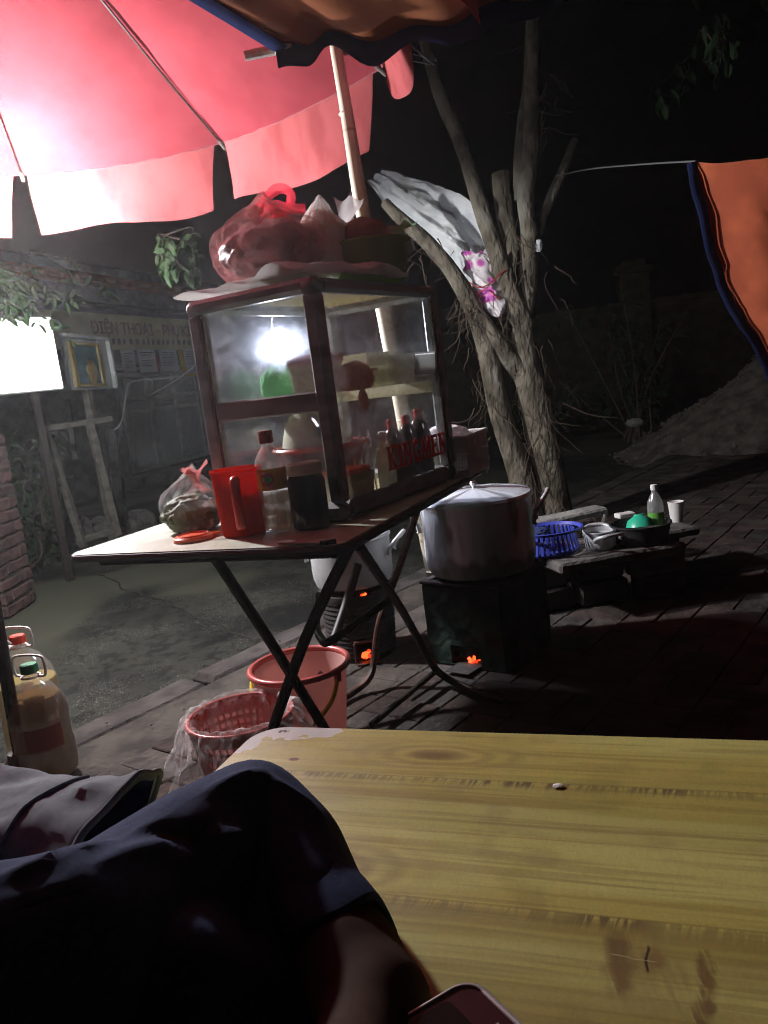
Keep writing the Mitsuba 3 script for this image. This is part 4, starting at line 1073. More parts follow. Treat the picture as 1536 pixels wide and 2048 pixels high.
def pot(name, label, lid_lbl, c, r, h, mat, handle_az, lid=True):
    p = thing(name, label, 'cooking pot')
    prof = [(0, .001), (r * .78, .001), (r * .93, .012), (r * .985, .040), (r, .075), (r * 1.0, h - .008), (r * 1.035, h - .002), (r * 1.04, h + .003), (r * 1.0, h + .005), (r * .985, h - .003), (r * .98, .06), (0, .02)]
    put('body', mv(lathe(prof, 64), c), mat, p, smooth=45)
    if lid:
        lp_ = [(r * 1.03, .006), (r * 1.0, .014), (r * .93, .017), (r * .86, .021), (r * .45, .030), (.03, .036), (0, .037)]
        put('lid', mv(lathe(lp_, 56), np.array(c) + (0, 0, h - .001), rx=.015), mat, p, smooth=35)
        put('knob', mv(join(lathe([(0, .028), (.010, .027), (.014, .021), (.011, .014), (.006, .008), (.006, 0), (0, 0)], 20)), np.array(c) + (0, 0, h + .034)), 'steel_wire', p, smooth=50)
    for a in handle_az:
        d = np.array([math.cos(a), math.sin(a), 0]); s = np.array([-d[1], d[0], 0]); cc = np.array(c, float)
        P = [cc + d * (r + .004) + s * .055 + np.array([0, 0, h * .62]), cc + d * (r + .010) + s * .056 + np.array([0, 0, h * .74]), cc + d * (r + .035) + s * .052 + np.array([0, 0, h * .90]), cc + d * (r + .056) + s * .030 + np.array([0, 0, h * 1.00]),
             cc + d * (r + .060) + np.array([0, 0, h * 1.02]), cc + d * (r + .056) - s * .030 + np.array([0, 0, h * 1.00]), cc + d * (r + .035) - s * .052 + np.array([0, 0, h * .90]), cc + d * (r + .010) - s * .056 + np.array([0, 0, h * .74]), cc + d * (r + .004) - s * .055 + np.array([0, 0, h * .62])]
        hk = put('handle', tube(P, .0085, 10, 5), 'aluminium_dull', p, smooth=60)
        for sgn in (-1, 1):
            for q in (0, 1, 2):
                put('rivet', mv(trimesh.creation.icosphere(subdivisions=2), cc + d * (r + .010) + s * sgn * .0555 + np.array([0, 0, h * (.62 + .06 * q)]), s=.0055), 'steel_wire', hk)
    return p
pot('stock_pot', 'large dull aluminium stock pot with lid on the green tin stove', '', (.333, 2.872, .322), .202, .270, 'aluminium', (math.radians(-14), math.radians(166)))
s2 = thing('stove', 'round dark ribbed bucket stove under the smaller pot', 'stove')
c2 = np.array([-.150, 3.06, 0])
pr = [(0, .004), (.128, .004)]
for k in range(12): pr += [(.131 + .0012 * k, .020 + k * .019), (.135 + .0012 * k, .027 + k * .019)]
pr += [(.149, .262), (.149, .268), (.115, .268), (.105, .20), (.10, .06), (0, .05)]
a0 = math.radians(-82)
put('bucket_body', mv(lathe(pr, 60, (a0 + .32, a0 + 2 * math.pi - .32)), c2), 'soot', s2, smooth=30)
put('bucket_body', mv(lathe([(r_, z_) for r_, z_ in pr[2:-4] if z_ > .085], 10, (a0 - .32, a0 + .32)), c2), 'soot', s2, smooth=30)
put('door_frame', join(*[mv(b, c2 + np.array([math.cos(a0) * .138, math.sin(a0) * .138, 0]), a0 + math.pi / 2) for b in (box(.09, .012, .010, .002).apply_translation([0, 0, .088]), box(.010, .012, .08, .002).apply_translation([-.044, 0, .045]), box(.010, .012, .08, .002).apply_translation([.044, 0, .045]), box(.09, .03, .006, .001).apply_translation([0, -.01, .006]))]), 'rusty_iron', s2)
embers(s2, c2 + np.array([math.cos(a0) * .112, math.sin(a0) * .112, .016]), a0 + math.pi / 2, 9, .012, .010, .026, .009, 7)
embers(s2, c2 + np.array([.028, -.115, .262]), 0, 4, .014, .005, .004, .006, 9)
pot('soup_pot', 'smaller aluminium pot with a big side handle on the round stove', '', (-.150, 3.06, .285), .158, .185, 'aluminium_dull', (math.radians(-12), math.radians(168)), True)
for k in range(3):
    a = math.radians(30 + 120 * k)
    put('pot_rest', mv(box(.03, .02, .022, .003), c2 + np.array([.125 * math.cos(a), .125 * math.sin(a), .277]), a), 'soot', s2)
single('poker', tube([(-0.108, 2.620, 0.459), (-0.167, 2.560, 0.332), (-0.252, 2.440, 0.177), (-0.267, 2.400, 0.141)], [.015, .015, .014, .014], 12, 3), 'pipe_grey', 'grey metal pipe standing slanted in the pink bucket', 'pipe')

# ================================================================== BUCKETS
t = thing('bucket', 'pink plastic bucket with red rim and yellow rope handle under the stall table', 'bucket')
cb = np.array([-.310, 2.300, .001])
put('body', mv(lathe([(0, .004), (.108, .004), (.110, .002), (.112, .006), (.142, .238), (.138, .238), (.108, .010), (0, .008)], 56), cb), 'pink_plastic_thin', t, smooth=45)
put('rim', mv(tube([(.148 * math.cos(a), .148 * math.sin(a), .245) for a in np.linspace(0, 2 * math.pi, 57)], .0095, 12), cb), 'rim_red', t, smooth=60)
ah = math.radians(-38)
ph = [cb + np.array([.150 * math.cos(ah), .150 * math.sin(ah), .225]), cb + np.array([.158 * math.cos(ah - .25), .158 * math.sin(ah - .25), .175]), cb + np.array([.152 * math.cos(ah - .55), .152 * math.sin(ah - .55), .130]), cb + np.array([.148 * math.cos(ah - .9), .148 * math.sin(ah - .9), .095]), cb + np.array([.146 * math.cos(ah - 1.35), .146 * math.sin(ah - 1.35), .075]), cb + np.array([.148 * math.cos(ah - 2.0), .148 * math.sin(ah - 2.0), .11]), cb + np.array([.156 * math.cos(ah - 2.6), .156 * math.sin(ah - 2.6), .19]), cb + np.array([.150 * math.cos(ah - 2.9), .150 * math.sin(ah - 2.9), .235])]
put('handle', tube(ph, .0065, 8, 5), 'yellow_rope', t, smooth=60)
put('lug', mv(box(.022, .016, .03, .004), cb + np.array([.149 * math.cos(ah), .149 * math.sin(ah), .228]), ah), 'rim_red', t)
film('basket_pink', (.50, .20, .18), .4, .5)
t = thing('waste_basket', 'red lattice waste basket lined with a clear plastic bag', 'basket')
ck = np.array([-.452, 2.045, .001])
lat = []
def bring(r, z, w, h): return mv(lathe([(r - w, -h / 2), (r, -h / 2), (r, h / 2), (r - w, h / 2), (r - w, -h / 2)], 48), (0, 0, z))
for k in range(8): lat.append(bring(.107 + .0042 * k, .025 + .023 * k, .003, .006))
for k in range(44):
    a = 2 * math.pi * k / 44
    lat.append(tube([(.104 * math.cos(a), .104 * math.sin(a), .01), (.136 * math.cos(a), .136 * math.sin(a), .195)], .0030, 5))
lat += [bring(.136, .200, .004, .03), bring(.106, .012, .004, .024), lathe([(0, .003), (.105, .003), (.105, .007), (0, .007)], 32)]
put('lattice', mv(join(*lat), ck), 'rim_red', t, smooth=30)
put('wall', mv(lathe([(.1035, .012), (.1345, .198)], 48), ck), 'basket_pink', t, smooth=True)
put('rim', mv(tube([(.141 * math.cos(a), .141 * math.sin(a), .216) for a in np.linspace(0, 2 * math.pi, 49)], .007, 10), ck), 'rim_red', t, smooth=60)
put('handle', tube([ck + np.array([.141 * math.cos(a), .141 * math.sin(a), z]) * 1 + np.array([0, 0, 0]) for a, z in ((-2.6, .20), (-2.2, .165), (-1.8, .15), (-1.4, .16), (-1.0, .19))] , .004, 8, 4), 'aluminium_dull', t)
g = []
for i in range(36):
    row = []
    for j in range(97):
        a = 2 * math.pi * j / 96
        if i < 14: f = i / 13; r_, z_ = .105 + .026 * f, .04 + .175 * f
        elif i < 20: f = (i - 14) / 5; r_, z_ = .131 + .026 * f, .222 + .012 * math.sin(f * math.pi)
        else:
            f = (i - 20) / 15; drop = .075 + .09 * max(0, math.cos(a - 3.5)) ** 2 + .03 * math.sin(a * 5)
            r_, z_ = .158 + .022 * f + .035 * f * max(0, math.cos(a - 3.6)) ** 2, .220 - drop * f
        w = .0035 + (.010 * (i - 14) / 21 if i > 14 else 0)
        r_ += w * math.sin(a * 17 + i * .20) + w * .8 * math.sin(a * 29 - i * .33)
        row.append((r_ * math.cos(a), r_ * math.sin(a), z_))
    g.append(row)
g = np.array(g); w_ = wob(g, 17, .009, 71); w_[:, -1] = w_[:, 0]
put('liner', mv(sheet(w_), ck), 'liner_bag', t, smooth=30, label='clear plastic bag folded over the rim')

# ================================================================== BENCH OF BRICKS WITH WASHING-UP
bn = thing('brick_bench', 'low bench of grey slabs laid on loose bricks beside the tree', 'bench')
bdir = np.array([.558, .10]); bang = math.atan2(.10, .558)
def rough(sx, sy, sz, seed, amp=.006, bev=.010):
    b = box(sx, sy, sz, bev)
    for _ in range(3): b = b.subdivide()
    b.vertices = wob(b.vertices, 11, amp, seed); return b
put('slab', mv(rough(.56, .30, .045, 1), (0.912, 3.277, 0.225), bang + .02, -.02, .0), 'stone_dark', bn, smooth=30)
put('slab', mv(rough(.52, .24, .04, 2), (.68, 3.42, .215), bang - .12), 'stone_dark', bn, smooth=30)
put('slab', mv(rough(.42, .13, .05, 3), (.86, 3.80, .285), bang + .08, 0, -.04), 'stone_grey', bn, smooth=30, label='long pale concrete kerb piece at the back')
put('slab', mv(rough(.42, .30, .04, 4), (1.16, 3.60, .215), bang + .05), 'stone_dark', bn, smooth=30)
for k, (x, y, z, L) in enumerate(((.65, 3.30, .055, .20), (.88, 3.33, .055, .22), (.87, 3.34, .150, .21), (1.13, 3.31, .055, .21), (1.12, 3.31, .150, .23), (.64, 3.32, .150, .18), (.86, 3.74, .06, .22), (.86, 3.74, .16, .22), (1.22, 3.62, .06, .22), (1.22, 3.62, .15, .22), (.62, 3.66, .06, .2), (.62, 3.66, .15, .2), (.90, 3.76, .235, .2))):
    put('brick', mv(rough(L, .105, .092, 20 + k, .007, .008), (x, y, z), bang + .06 * math.sin(k * 3)), 'stone_dark' if k % 3 else 'paver_red', bn, smooth=30)
BZ = .252
t = thing('basket', 'blue slotted plastic basket on the brick bench', 'basket')
cb = np.array((0.669, 3.164, 0.245)); cb[1] += .13; cb[2] = .252
ring_h = []
for k in range(34):
    a = 2 * math.pi * k / 34
    ring_h.append(mv(box(.013, .004, .085, .001), (.108 * math.cos(a) * 1.15, .108 * math.sin(a), .055), a + math.pi / 2, -.20))
ring_h += [lathe([(.122, .092), (.134, .095), (.136, .105), (.128, .106), (.120, .094)], 48, sx=1.15), lathe([(0, .001), (.095, .001), (.101, .016), (.098, .018), (.09, .006), (0, .006)], 40, sx=1.15)]
put('slats', mv(join(*ring_h), cb, .3), 'blue_plastic', t, smooth=35)
put('cloth', mv(lump(.05, .05, .03, 5, .2, .1, -2), cb + np.array([-.035, .03, .075])), 'navy_cloth', t)
pot('small_pot', 'small dark aluminium saucepan with wire handles on the bench slab', '', tuple(np.array((0.881, 3.189, 0.250)) + np.array([0, .075, 0.0])), .066, .075, 'aluminium_dull', (math.radians(-80), math.radians(80)), False)
t = thing('basin', 'wide black plastic washing-up basin on the bench', 'basin')
cb = np.array((1.062, 3.168, 0.250)) + np.array([0, .12, .0])
put('bowl', mv(lathe([(0, .001), (.100, .001), (.108, .006), (.120, .072), (.127, .078), (.127, .084), (.118, .084), (.112, .076), (.10, .012), (0, .009)], 48), cb), 'black_plastic', t, smooth=45)
single('green_bowl', mv(lathe([(0, .050), (.022, .050), (.026, .042), (.050, .026), (.060, 0), (.056, 0), (.046, .022), (.020, .040), (0, .043)], 32), cb + np.array([-.006, -.02, .072]), rx=-.15), 'teal_plastic', 'bright green bowl upturned in the black basin', 'bowl', smooth=45)
t = thing('drink_bottle', 'clear plastic bottle with grey cap and green label standing in the black basin', 'bottle')
cc = cb + np.array([.078, .03, .010])
put('body', mv(lathe([(0, .003), (.024, .001), (.032, .006), (.033, .05), (.031, .07), (.033, .09), (.033, .130), (.030, .150), (.020, .172), (.0125, .186), (.0118, .202)], 32), cc), 'bottle_frost', t, smooth=50)
put('cap', mv(lathe([(0, .022), (.013, .022), (.0145, .018), (.0145, 0), (0, 0)], 22), cc + np.array([0, 0, .199])), 'white_plastic', t, smooth=45)
put('label', mv(lathe([(.0335, .052), (.0335, .105)], 30, (math.radians(180), math.radians(330))), cc), 'label_green', t, smooth=True, label='torn green label')
t = thing('paper_cup', 'white printed paper cup behind the black basin', 'cup')
cu = np.array((1.354, 3.660, 0.218)); cu[2] = .235
put('cup', mv(lathe([(0, .004), (.026, .004), (.027, 0), (.036, .092), (.038, .094), (.0355, .096), (.0345, .09), (.026, .008), (0, .006)], 30), cu), 'white_plastic', t, smooth=45)
single('white_tub', mv(rough(.085, .055, .022, 8, .004, .004), (1.132, 3.720, 0.284), .25), 'white_plastic', 'flat white tub lid propped behind the small saucepan', 'lid', smooth=35)
single('white_tub', mv(lathe([(0, 0), (.020, 0), (.024, .055), (.022, .055), (.018, .004), (0, .004)], 24), (1.107, 3.640, 0.224)), 'white_plastic', 'narrow white tub between the saucepan and the black basin', 'tub', smooth=35)
single('white_tub', mv(rough(.05, .03, .02, 9, .004, .004), (0.905, 3.450, 0.241), .1), 'white_plastic', 'white scrap of foam left of the small saucepan', 'foam scrap', smooth=35)
single('white_tub', mv(lathe([(0, 0), (.020, 0), (.021, .035), (.012, .045), (0, .046)], 20), (1.048, 3.800, 0.252)), 'white_plastic', 'small white knob-like jar at the end of the concrete piece', 'jar', smooth=45)
single('red_bag', mv(lump(.075, .06, .05, 4, .2, .1, -.8), (0.744, 4.200, 0.183)), 'red_film', 'red plastic bag at the foot of the tree', 'plastic bag', smooth=True)

# ================================================================== BIG BOTTLES AT THE LEFT
def big_bottle(name, label, c, r, h, body_m, film_m, cap_m, level, handle):
    t = thing(name, label, 'bottle')
    pf = [(0, .004), (r * .8, .001), (r * .97, .012), (r, .03), (r, h * .30), (r * .965, h * .33), (r * .965, h * .52), (r, h * .55), (r * .99, h * .62), (r * .86, h * .74), (r * .58, h * .86), (r * .30, h * .92), (.021, h * .94), (.021, h)]
    put('body', mv(lathe(pf, 48), c), 'bottle_clear', t, smooth=50)
    lq = [(0, .005)] + [(x - .003, z + .002) for x, z in pf[1:] if z < level] + [(float(np.interp(level, [z for _, z in pf], [x for x, _ in pf])) - .003, level), (0, level)]
    put('liquid', mv(lathe(lq, 48), c), body_m, t, smooth=50)
    put('cap', mv(lathe([(0, .026), (.0225, .026), (.0255, .022), (.0255, 0), (0, 0)], 30), np.array(c) + (0, 0, h - .004)), cap_m, t, smooth=45)
    put('neck_ring', mv(tube([(.026 * math.cos(a), .026 * math.sin(a), 0) for a in np.linspace(0, 6.2832, 25)], .0035, 8), np.array(c) + (0, 0, h - .016)), 'white_plastic', t, smooth=60)
    if handle:
        az = np.array([1, -.25, 0]) / 1.03; cc = np.array(c)
        put('handle', tube([cc + az * .027 + (0, 0, h - .016), cc + az * .052 + (0, 0, h - .012), cc + az * .054 + (0, 0, h + .028), cc + az * .040 + (0, 0, h + .046), cc - az * .034 + (0, 0, h + .048), cc - az * .052 + (0, 0, h + .030), cc - az * .050 + (0, 0, h - .010), cc - az * .027 + (0, 0, h - .016)], .0042, 8, 5), 'white_plastic', t, smooth=60)
    return t
t = big_bottle('water_bottle', 'large clear bottle of amber drink with green cap and white carry ring', (-1.108, 2.300, .001), .088, .332, 'tea_body', None, 'green_cap', .255, True) 
lb = put('label', mv(lathe([(.0860, .095), (.0862, .096), (.0862, .183), (.0860, .184)], 24, (math.radians(215), math.radians(335))), (-1.108, 2.300, .001)), 'label_cream', t, smooth=True)
put('label_band', mv(lathe([(.0868, .110), (.0868, .178)], 20, (math.radians(262), math.radians(334))), (-1.108, 2.300, .001)), 'label_maroon', t, smooth=True)
big_bottle('water_bottle', 'large clear bottle of pale yellow drink with red cap at the far left', (-1.232, 2.52, .001), .098, .366, 'lemon_body', None, 'red_plastic', .235, True)
single('straw', tube([(-1.260, 2.440, 0.432), (-1.226, 2.460, 0.378)], .004, 8), 'white_plastic', 'white straw-like tube by the red cap at the left edge', 'tube')

# ================================================================== WOODEN TABLE, PHONE, PERSON
def wp(u, v, z): return np.array([WO[0] + WU[0] * u + WV[0] * v, WO[1] + WU[1] * u + WV[1] * v, z])
wt = thing('wooden_table', 'yellow pine-patterned tabletop with knots and a peeled pale corner in the foreground', 'table')
WLn, WWd = 1.20, .62
P2 = [tuple(wp(u, v, 0)[:2]) for u, v in round_rect(WLn, WWd, .035)]
import shapely
pg = shapely.Polygon(P2)
topm = trimesh.creation.extrude_polygon(pg.buffer(-.0012), .002, engine='earcut'); topm.apply_translation([0, 0, .718])
put('tabletop', topm, 'table_wood', wt, smooth=30)
edge_m = trimesh.creation.extrude_polygon(pg, .019, engine='earcut'); edge_m.apply_translation([0, 0, .6995])
put('board', edge_m, 'white_laminate', wt, smooth=30)
for u, v in ((.10, .08), (WLn - .10, .08), (.10, WWd - .08), (WLn - .10, WWd - .08)):
    put('leg', post(wp(u, v, .001), wp(u, v, .699), .03, .03, WU, .004), 'dark_iron', wt)
single('crumb', mv(lump(.0036, .0030, .0009, 2, .5, .2, -.6, sub=2), (np.array((0.109, 0.584, 0.721)))), 'white_chip', 'small pale crumb lying on the wooden table', 'crumb', smooth=False)

pa, pb_, pc_ = np.array((0.014, 0.357, 0.752)), np.array((-0.025, 0.333, 0.752)), np.array((0.034, 0.322, 0.752))
d1 = (pc_ - pa) / np.linalg.norm(pc_ - pa); d1[2] = 0
d2 = np.array([d1[1], -d1[0], 0]); d2 = d2 if d2 @ (pb_ - pa) > 0 else -d2
phn = thing('phone', 'dark red smartphone with a silver rim at the bottom edge', 'phone')
PWd, PLn = .150, .074
def rr(w, l, r): return shapely.Polygon(round_rect(w, l, r, 10))
def on_phone(m):
    M = np.eye(4); M[:3, 0] = d1; M[:3, 1] = d2; M[:3, 2] = (0, 0, 1) if np.cross(d1, d2)[2] > 0 else (0, 0, 1)
    M[:3, 3] = pa + np.array([0, 0, -.0085])
    m = m.copy(); m.apply_transform(M)
    if np.linalg.det(M[:3, :3]) < 0: m.invert()
    return m
rim_m = trimesh.creation.extrude_polygon(rr(PLn, PWd, .011), .0080, engine='earcut')
put('body', on_phone(rim_m), 'phone_body', phn, smooth=30)
put('rim', on_phone(tube([(x, y, .0072) for x, y in round_rect(PLn, PWd, .011, 10) + round_rect(PLn, PWd, .011, 10)[:1]], .0019, 8)), 'phone_rim', phn, smooth=60)
g_ = trimesh.creation.extrude_polygon(shapely.Polygon(round_rect(PLn - .008, PWd - .034, .004, 5)), .0006, engine='earcut'); g_.apply_translation([.004, .017, .0080])
put('screen', on_phone(g_), 'phone_glass', phn, smooth=False)
gm = beam((.030, .008, .0083), (.044, .008, .0083), .002, .0006, .0002)
put('earpiece', on_phone(gm), 'phone_rim', phn)

# the person at the left: arm in a dark sleeve resting on the table, hand on the phone
pe = thing('person', 'person in dark navy clothes with a bent arm resting on the wooden table', 'person')
hand = pa + d1 * .040 + d2 * .085
hx, hy, hz = hand[0] - .012, hand[1] - .050, .742
arm = [(-.40, .10, .95, .070), (-.30, .20, .84, .052), (-0.193, 0.340, 0.794) + (.040,), (-0.148, 0.460, 0.769) + (.036,), (-0.119, 0.520, 0.758) + (.030,), (-0.094, 0.490, 0.751) + (.029,), (-0.078, 0.450, 0.742) + (.028,), (-0.053, 0.400, 0.733) + (.029,), (-0.036, 0.365, 0.734) + (.025,), (hx, hy + .03, .752, .023)]
wr = np.array([hx, hy + .03, .752])
palm = [(wr[0], wr[1], wr[2], .024), (wr[0] + .012, wr[1] - .030, .748, .026), (wr[0] + .026, wr[1] - .062, .746, .021)]
fing = []
for k in range(4):
    b0 = np.array([wr[0] + .000 + .017 * k, wr[1] - .052 - .006 * k, .750]); L = (.9, 1., .97, .78)[k]
    fing.append([(b0[0] - .01, b0[1] + .02, b0[2], .011), (b0[0] + .026 * L, b0[1] - .020 * L, b0[2] + .006, .0090), (b0[0] + .048 * L, b0[1] - .024 * L, b0[2] + .002, .0082), (b0[0] + .062 * L, b0[1] - .014 * L, b0[2] - .010, .0074)])
thumb = [(wr[0] + .012, wr[1] - .012, .752, .014), (wr[0] + .036, wr[1] - .000, .760, .0105), (wr[0] + .058, wr[1] + .004, .765, .0092), (wr[0] + .074, wr[1] + .000, .763, .0080)]
neck_ = [(-.44, -.10, .95, .10), (-.46, -.04, 1.16, .055), (-.44, .02, 1.24, .085), (-.43, .04, 1.31, .092)]
bodyj = [arm, palm, *fing, thumb, neck_, [(-.46, -.15, .55, .15), (-.45, -.10, .92, .12), (-.40, .10, .92, .07)], [(-.45, -.10, .92, .12), (-.66, -.22, .93, .06), (-.70, -.10, .70, .045)]]
bm = hullchain(bodyj, None, .008, 4)
segs = [(np.array(a, float), np.array(b, float)) for ch in bodyj for a, b in zip(ch[:-1], ch[1:])]
def limb_sdf(p, k=.006):
    out = np.zeros(len(p))
    for a, b in segs:
        d = b[:3] - a[:3]; t = np.clip(((p - a[:3]) @ d) / (d @ d), 0, 1)
        out += np.exp(-np.clip((np.linalg.norm(p - a[:3] - t[:, None] * d, axis=1) - a[3] - t * (b[3] - a[3])) / k, -60, 60))
    return -k * np.log(out + 1e-30)
def sdf_grad(p, e=5e-4):
    g = np.stack([limb_sdf(p + np.eye(3)[i] * e) - limb_sdf(p - np.eye(3)[i] * e) for i in range(3)], 1)
    return g / (np.linalg.norm(g, axis=1, keepdims=True) + 1e-12)
bv = np.array(bm.vertices)
for _ in range(3): bv = bv - sdf_grad(bv) * np.clip(limb_sdf(bv), -.01, .01)[:, None]
bm = trimesh.Trimesh(bv, bm.faces, process=False)
bkey = pe + '__body'
scene[bkey] = {'type': 'ply', 'filename': meshkit.write_ply(bm, True, normals=sdf_grad(bv)), 'face_normals': False, 'bsdf': {'type': 'ref', 'id': 'skin'}}
def folds(m, seed, amp, sc=14):
    v = m.vertices; n = m.vertex_normals
    d = np.clip(ridged(v, sc, seed), -1, 1) * amp + (meshkit.fbm(v * sc * .5, 3, seed + 3) - .5) * 2 * amp
    m.vertices = v + n * d[:, None]; return m
slv = [[(-.46, .02, .95, .115), (-.31, .19, .845, .075), (-0.193, 0.340, 0.792) + (.056,), (-0.176, 0.400, 0.770) + (.050,), (-0.148, 0.460, 0.767) + (.043,), (-0.118, 0.520, 0.759) + (.0385,), (-0.093, 0.490, 0.751) + (.0365,), (-0.078, 0.450, 0.742) + (.0345,), (-0.071, 0.435, 0.738) + (.0335,)],
       [(-0.148, 0.460, 0.767) + (.042,), (-0.152, 0.420, 0.741) + (.045,), (-0.150, 0.360, 0.746) + (.055,)], [(-0.103, 0.470, 0.739) + (.034,), (-0.115, 0.410, 0.725) + (.036,), (-0.120, 0.360, 0.727) + (.045,)], [(-0.150, 0.360, 0.746) + (.055,), (-0.120, 0.360, 0.727) + (.045,), (-.2, .16, .74, .07)], [(-.2, .16, .74, .07), (-.44, -.06, .80, .13)],
       [(-.46, -.15, .55, .175), (-.45, -.08, .93, .135), (-.31, .19, .845, .075)], [(-.45, -.10, .92, .135), (-.66, -.22, .93, .08), (-.70, -.13, .76, .065)]]
sm = hullchain(slv, None, .010, 10)
sm = folds(sm, 7, .0034, 6)
def crease(m, a, b, sig, amp):
    v = m.vertices; n = m.vertex_normals; a, b = np.array(a), np.array(b); d = b - a
    t = np.clip(((v - a) @ d) / (d @ d), 0, 1); dist = np.linalg.norm(v - (a + t[:, None] * d), axis=1)
    m.vertices = v + n * (amp * np.exp(-(dist / sig) ** 2) * np.sin(np.pi * np.clip(t, .02, .98)) ** .5)[:, None]
for pa_, pb2, sg_, am_ in (((-0.146, 0.425, 0.788), (-0.085, 0.455, 0.797), .008, .009), ((-0.142, 0.400, 0.789), (-0.118, 0.420, 0.790), .005, .005), ((-0.173, 0.330, 0.840), (-0.147, 0.420, 0.807), .007, .008), ((-0.179, 0.410, 0.815), (-0.161, 0.380, 0.789), .009, .008), ((-0.079, 0.490, 0.787), (-0.063, 0.460, 0.754), .006, .004), ((-0.174, 0.370, 0.842), (-0.156, 0.430, 0.818), .006, .007), ((-0.186, 0.330, 0.852), (-0.169, 0.380, 0.831), .005, .007), ((-0.131, 0.470, 0.808), (-0.106, 0.510, 0.800), .007, .006),
                               ((-0.106, 0.510, 0.801), (-0.066, 0.480, 0.777), .005, .005), ((-0.091, 0.480, 0.787), (-0.069, 0.450, 0.744), .007, .006), ((-0.154, 0.420, 0.818), (-0.124, 0.430, 0.801), .006, -.006), ((-0.066, 0.460, 0.768), (-0.053, 0.440, 0.746), .005, .005)):
    crease(sm, pa_, pb2, sg_, am_)
put('shirt', sm, 'navy_cloth', pe, smooth=True)
hc, hc2 = np.array((-0.071, 0.435, 0.738)), np.array((-0.051, 0.400, 0.730)); hax = hc2 - hc; hax /= np.linalg.norm(hax)
e1_ = np.cross(hax, [0, 0, 1.]); e1_ /= np.linalg.norm(e1_); e2_ = np.cross(hax, e1_)
hr_ = [[hc + hax * (.024 + .004 * math.sin(3 * a) + d) + (e1_ * math.cos(a) + e2_ * math.sin(a)) * (.0352 + k + .0012 * math.sin(5 * a)) for a in np.linspace(0, 2 * math.pi, 49)] for d, k in ((-.030, .0012), (-.012, .0026), (.004, .0028), (.008, .0018), (.007, -.001), (-.02, -.003))]
put('sleeve_hem', sheet(np.array(hr_)), 'navy_cloth', pe, smooth=True)
# grey garment beyond the arm
g = []
cA, cB = np.array([-.430, .640, .722]), np.array([-.236, .572, .732])
for i in range(44):
    if i < 30: f, inn = i / 29, 1.0
    else: f, inn = 1 - (i - 30) / 22, .86
    row = []
    for j in range(65):
        a = 2 * math.pi * j / 64
        c0 = cA * (1 - f) + cB * f
        rv, rh = (.021 + .006 * f) * inn, .068 * inn
        side = np.array([.287, .958, 0])
        row.append(c0 + side * rh * math.cos(a) * (1 + .05 * math.sin(3 * a + 4 * f)) + np.array([0, 0, 1]) * rv * math.sin(a) * (1 - .10 * math.cos(2 * a + 1)) + np.array([.004, 0, 0]) * math.sin(2 * a))
    g.append(row)
g = np.array(g); w_ = wob(g, 11, .014, 101); w_[..., 2] += .010 * np.clip(ridged(w_, 8, 3), -1, 1) + .004 * np.clip(ridged(w_, 19, 5), -1, 1); w_[:, -1] = w_[:, 0]
gr = thing('grey_garment', 'crumpled grey denim garment with an open dark hem lying left of the navy arm', 'clothing')
put('cloth', sheet(w_[:31]), 'grey_denim', gr, smooth=True)
put('lining', sheet(w_[30:]), 'navy_cloth', gr, smooth=True)
gh = w_[29]
put('hem', tube(gh, .0030, 8), 'grey_denim', gr, smooth=60)
for i, off in ((20, .0012),):
    put('seam', tube(w_[i][8:30] + np.array([0, 0, .001]), .0016, 6), 'grey_denim', gr, smooth=60)

# ================================================================== BACKGROUND
# house across the road
HO, HD, HN = np.array([-4.40, 10.40]), np.array([.300, .954]), np.array([.954, -.300])
HANG = math.atan2(HD[1], HD[0])
def hp(s, d, z): return np.array([HO[0] + HD[0] * s + HN[0] * d, HO[1] + HD[1] * s + HN[1] * d, z])
def hbox(s0, s1, d0, d1, z0, z1, bev=.004): return mv(box(s1 - s0, abs(d1 - d0), z1 - z0, bev), hp((s0 + s1) / 2, (d0 + d1) / 2, (z0 + z1) / 2), HANG)
GZ = -.11
hs = thing('shop_house', 'dim shop house across the road with tiled eave and closed gate', 'house')
put('wall', join(hbox(-2.5, 2.2, -.35, -.15, GZ, 3.3), hbox(2.2, 4.9, -.35, -.15, 1.78, 3.3), hbox(4.9, 9.0, -.35, -.15, GZ, 3.3), hbox(2.2, 4.9, -1.2, -1.1, GZ, 1.8)), 'house_wall', hs)
put('step', hbox(1.9, 5.2, -.15, .28, GZ, .06, .01), 'stone_dark', hs)
rf = put('roof', mv(box(12, 1.3, .06, .01), hp(3.2, .15, 2.98), HANG, .32), 'roof_tile', hs)
put('awning', mv(box(6.4, .8, .05, .008), hp(3.2, .22, 2.62), HANG, .25), 'house_wall', hs)
for k in range(40):
    s = -2.4 + .29 * k
    put('tile', mv(trimesh.creation.cylinder(.05, 1.3, sections=8), hp(s, .15, 3.02), HANG, .32 + math.pi / 2), 'roof_tile', rf, smooth=40)
sg = thing('shop_sign', 'long cream shop sign with red lettering over the gate', 'sign')
put('board', hbox(.2, 5.1, -.14, -.06, 2.03, 2.56), 'sign_board', sg)
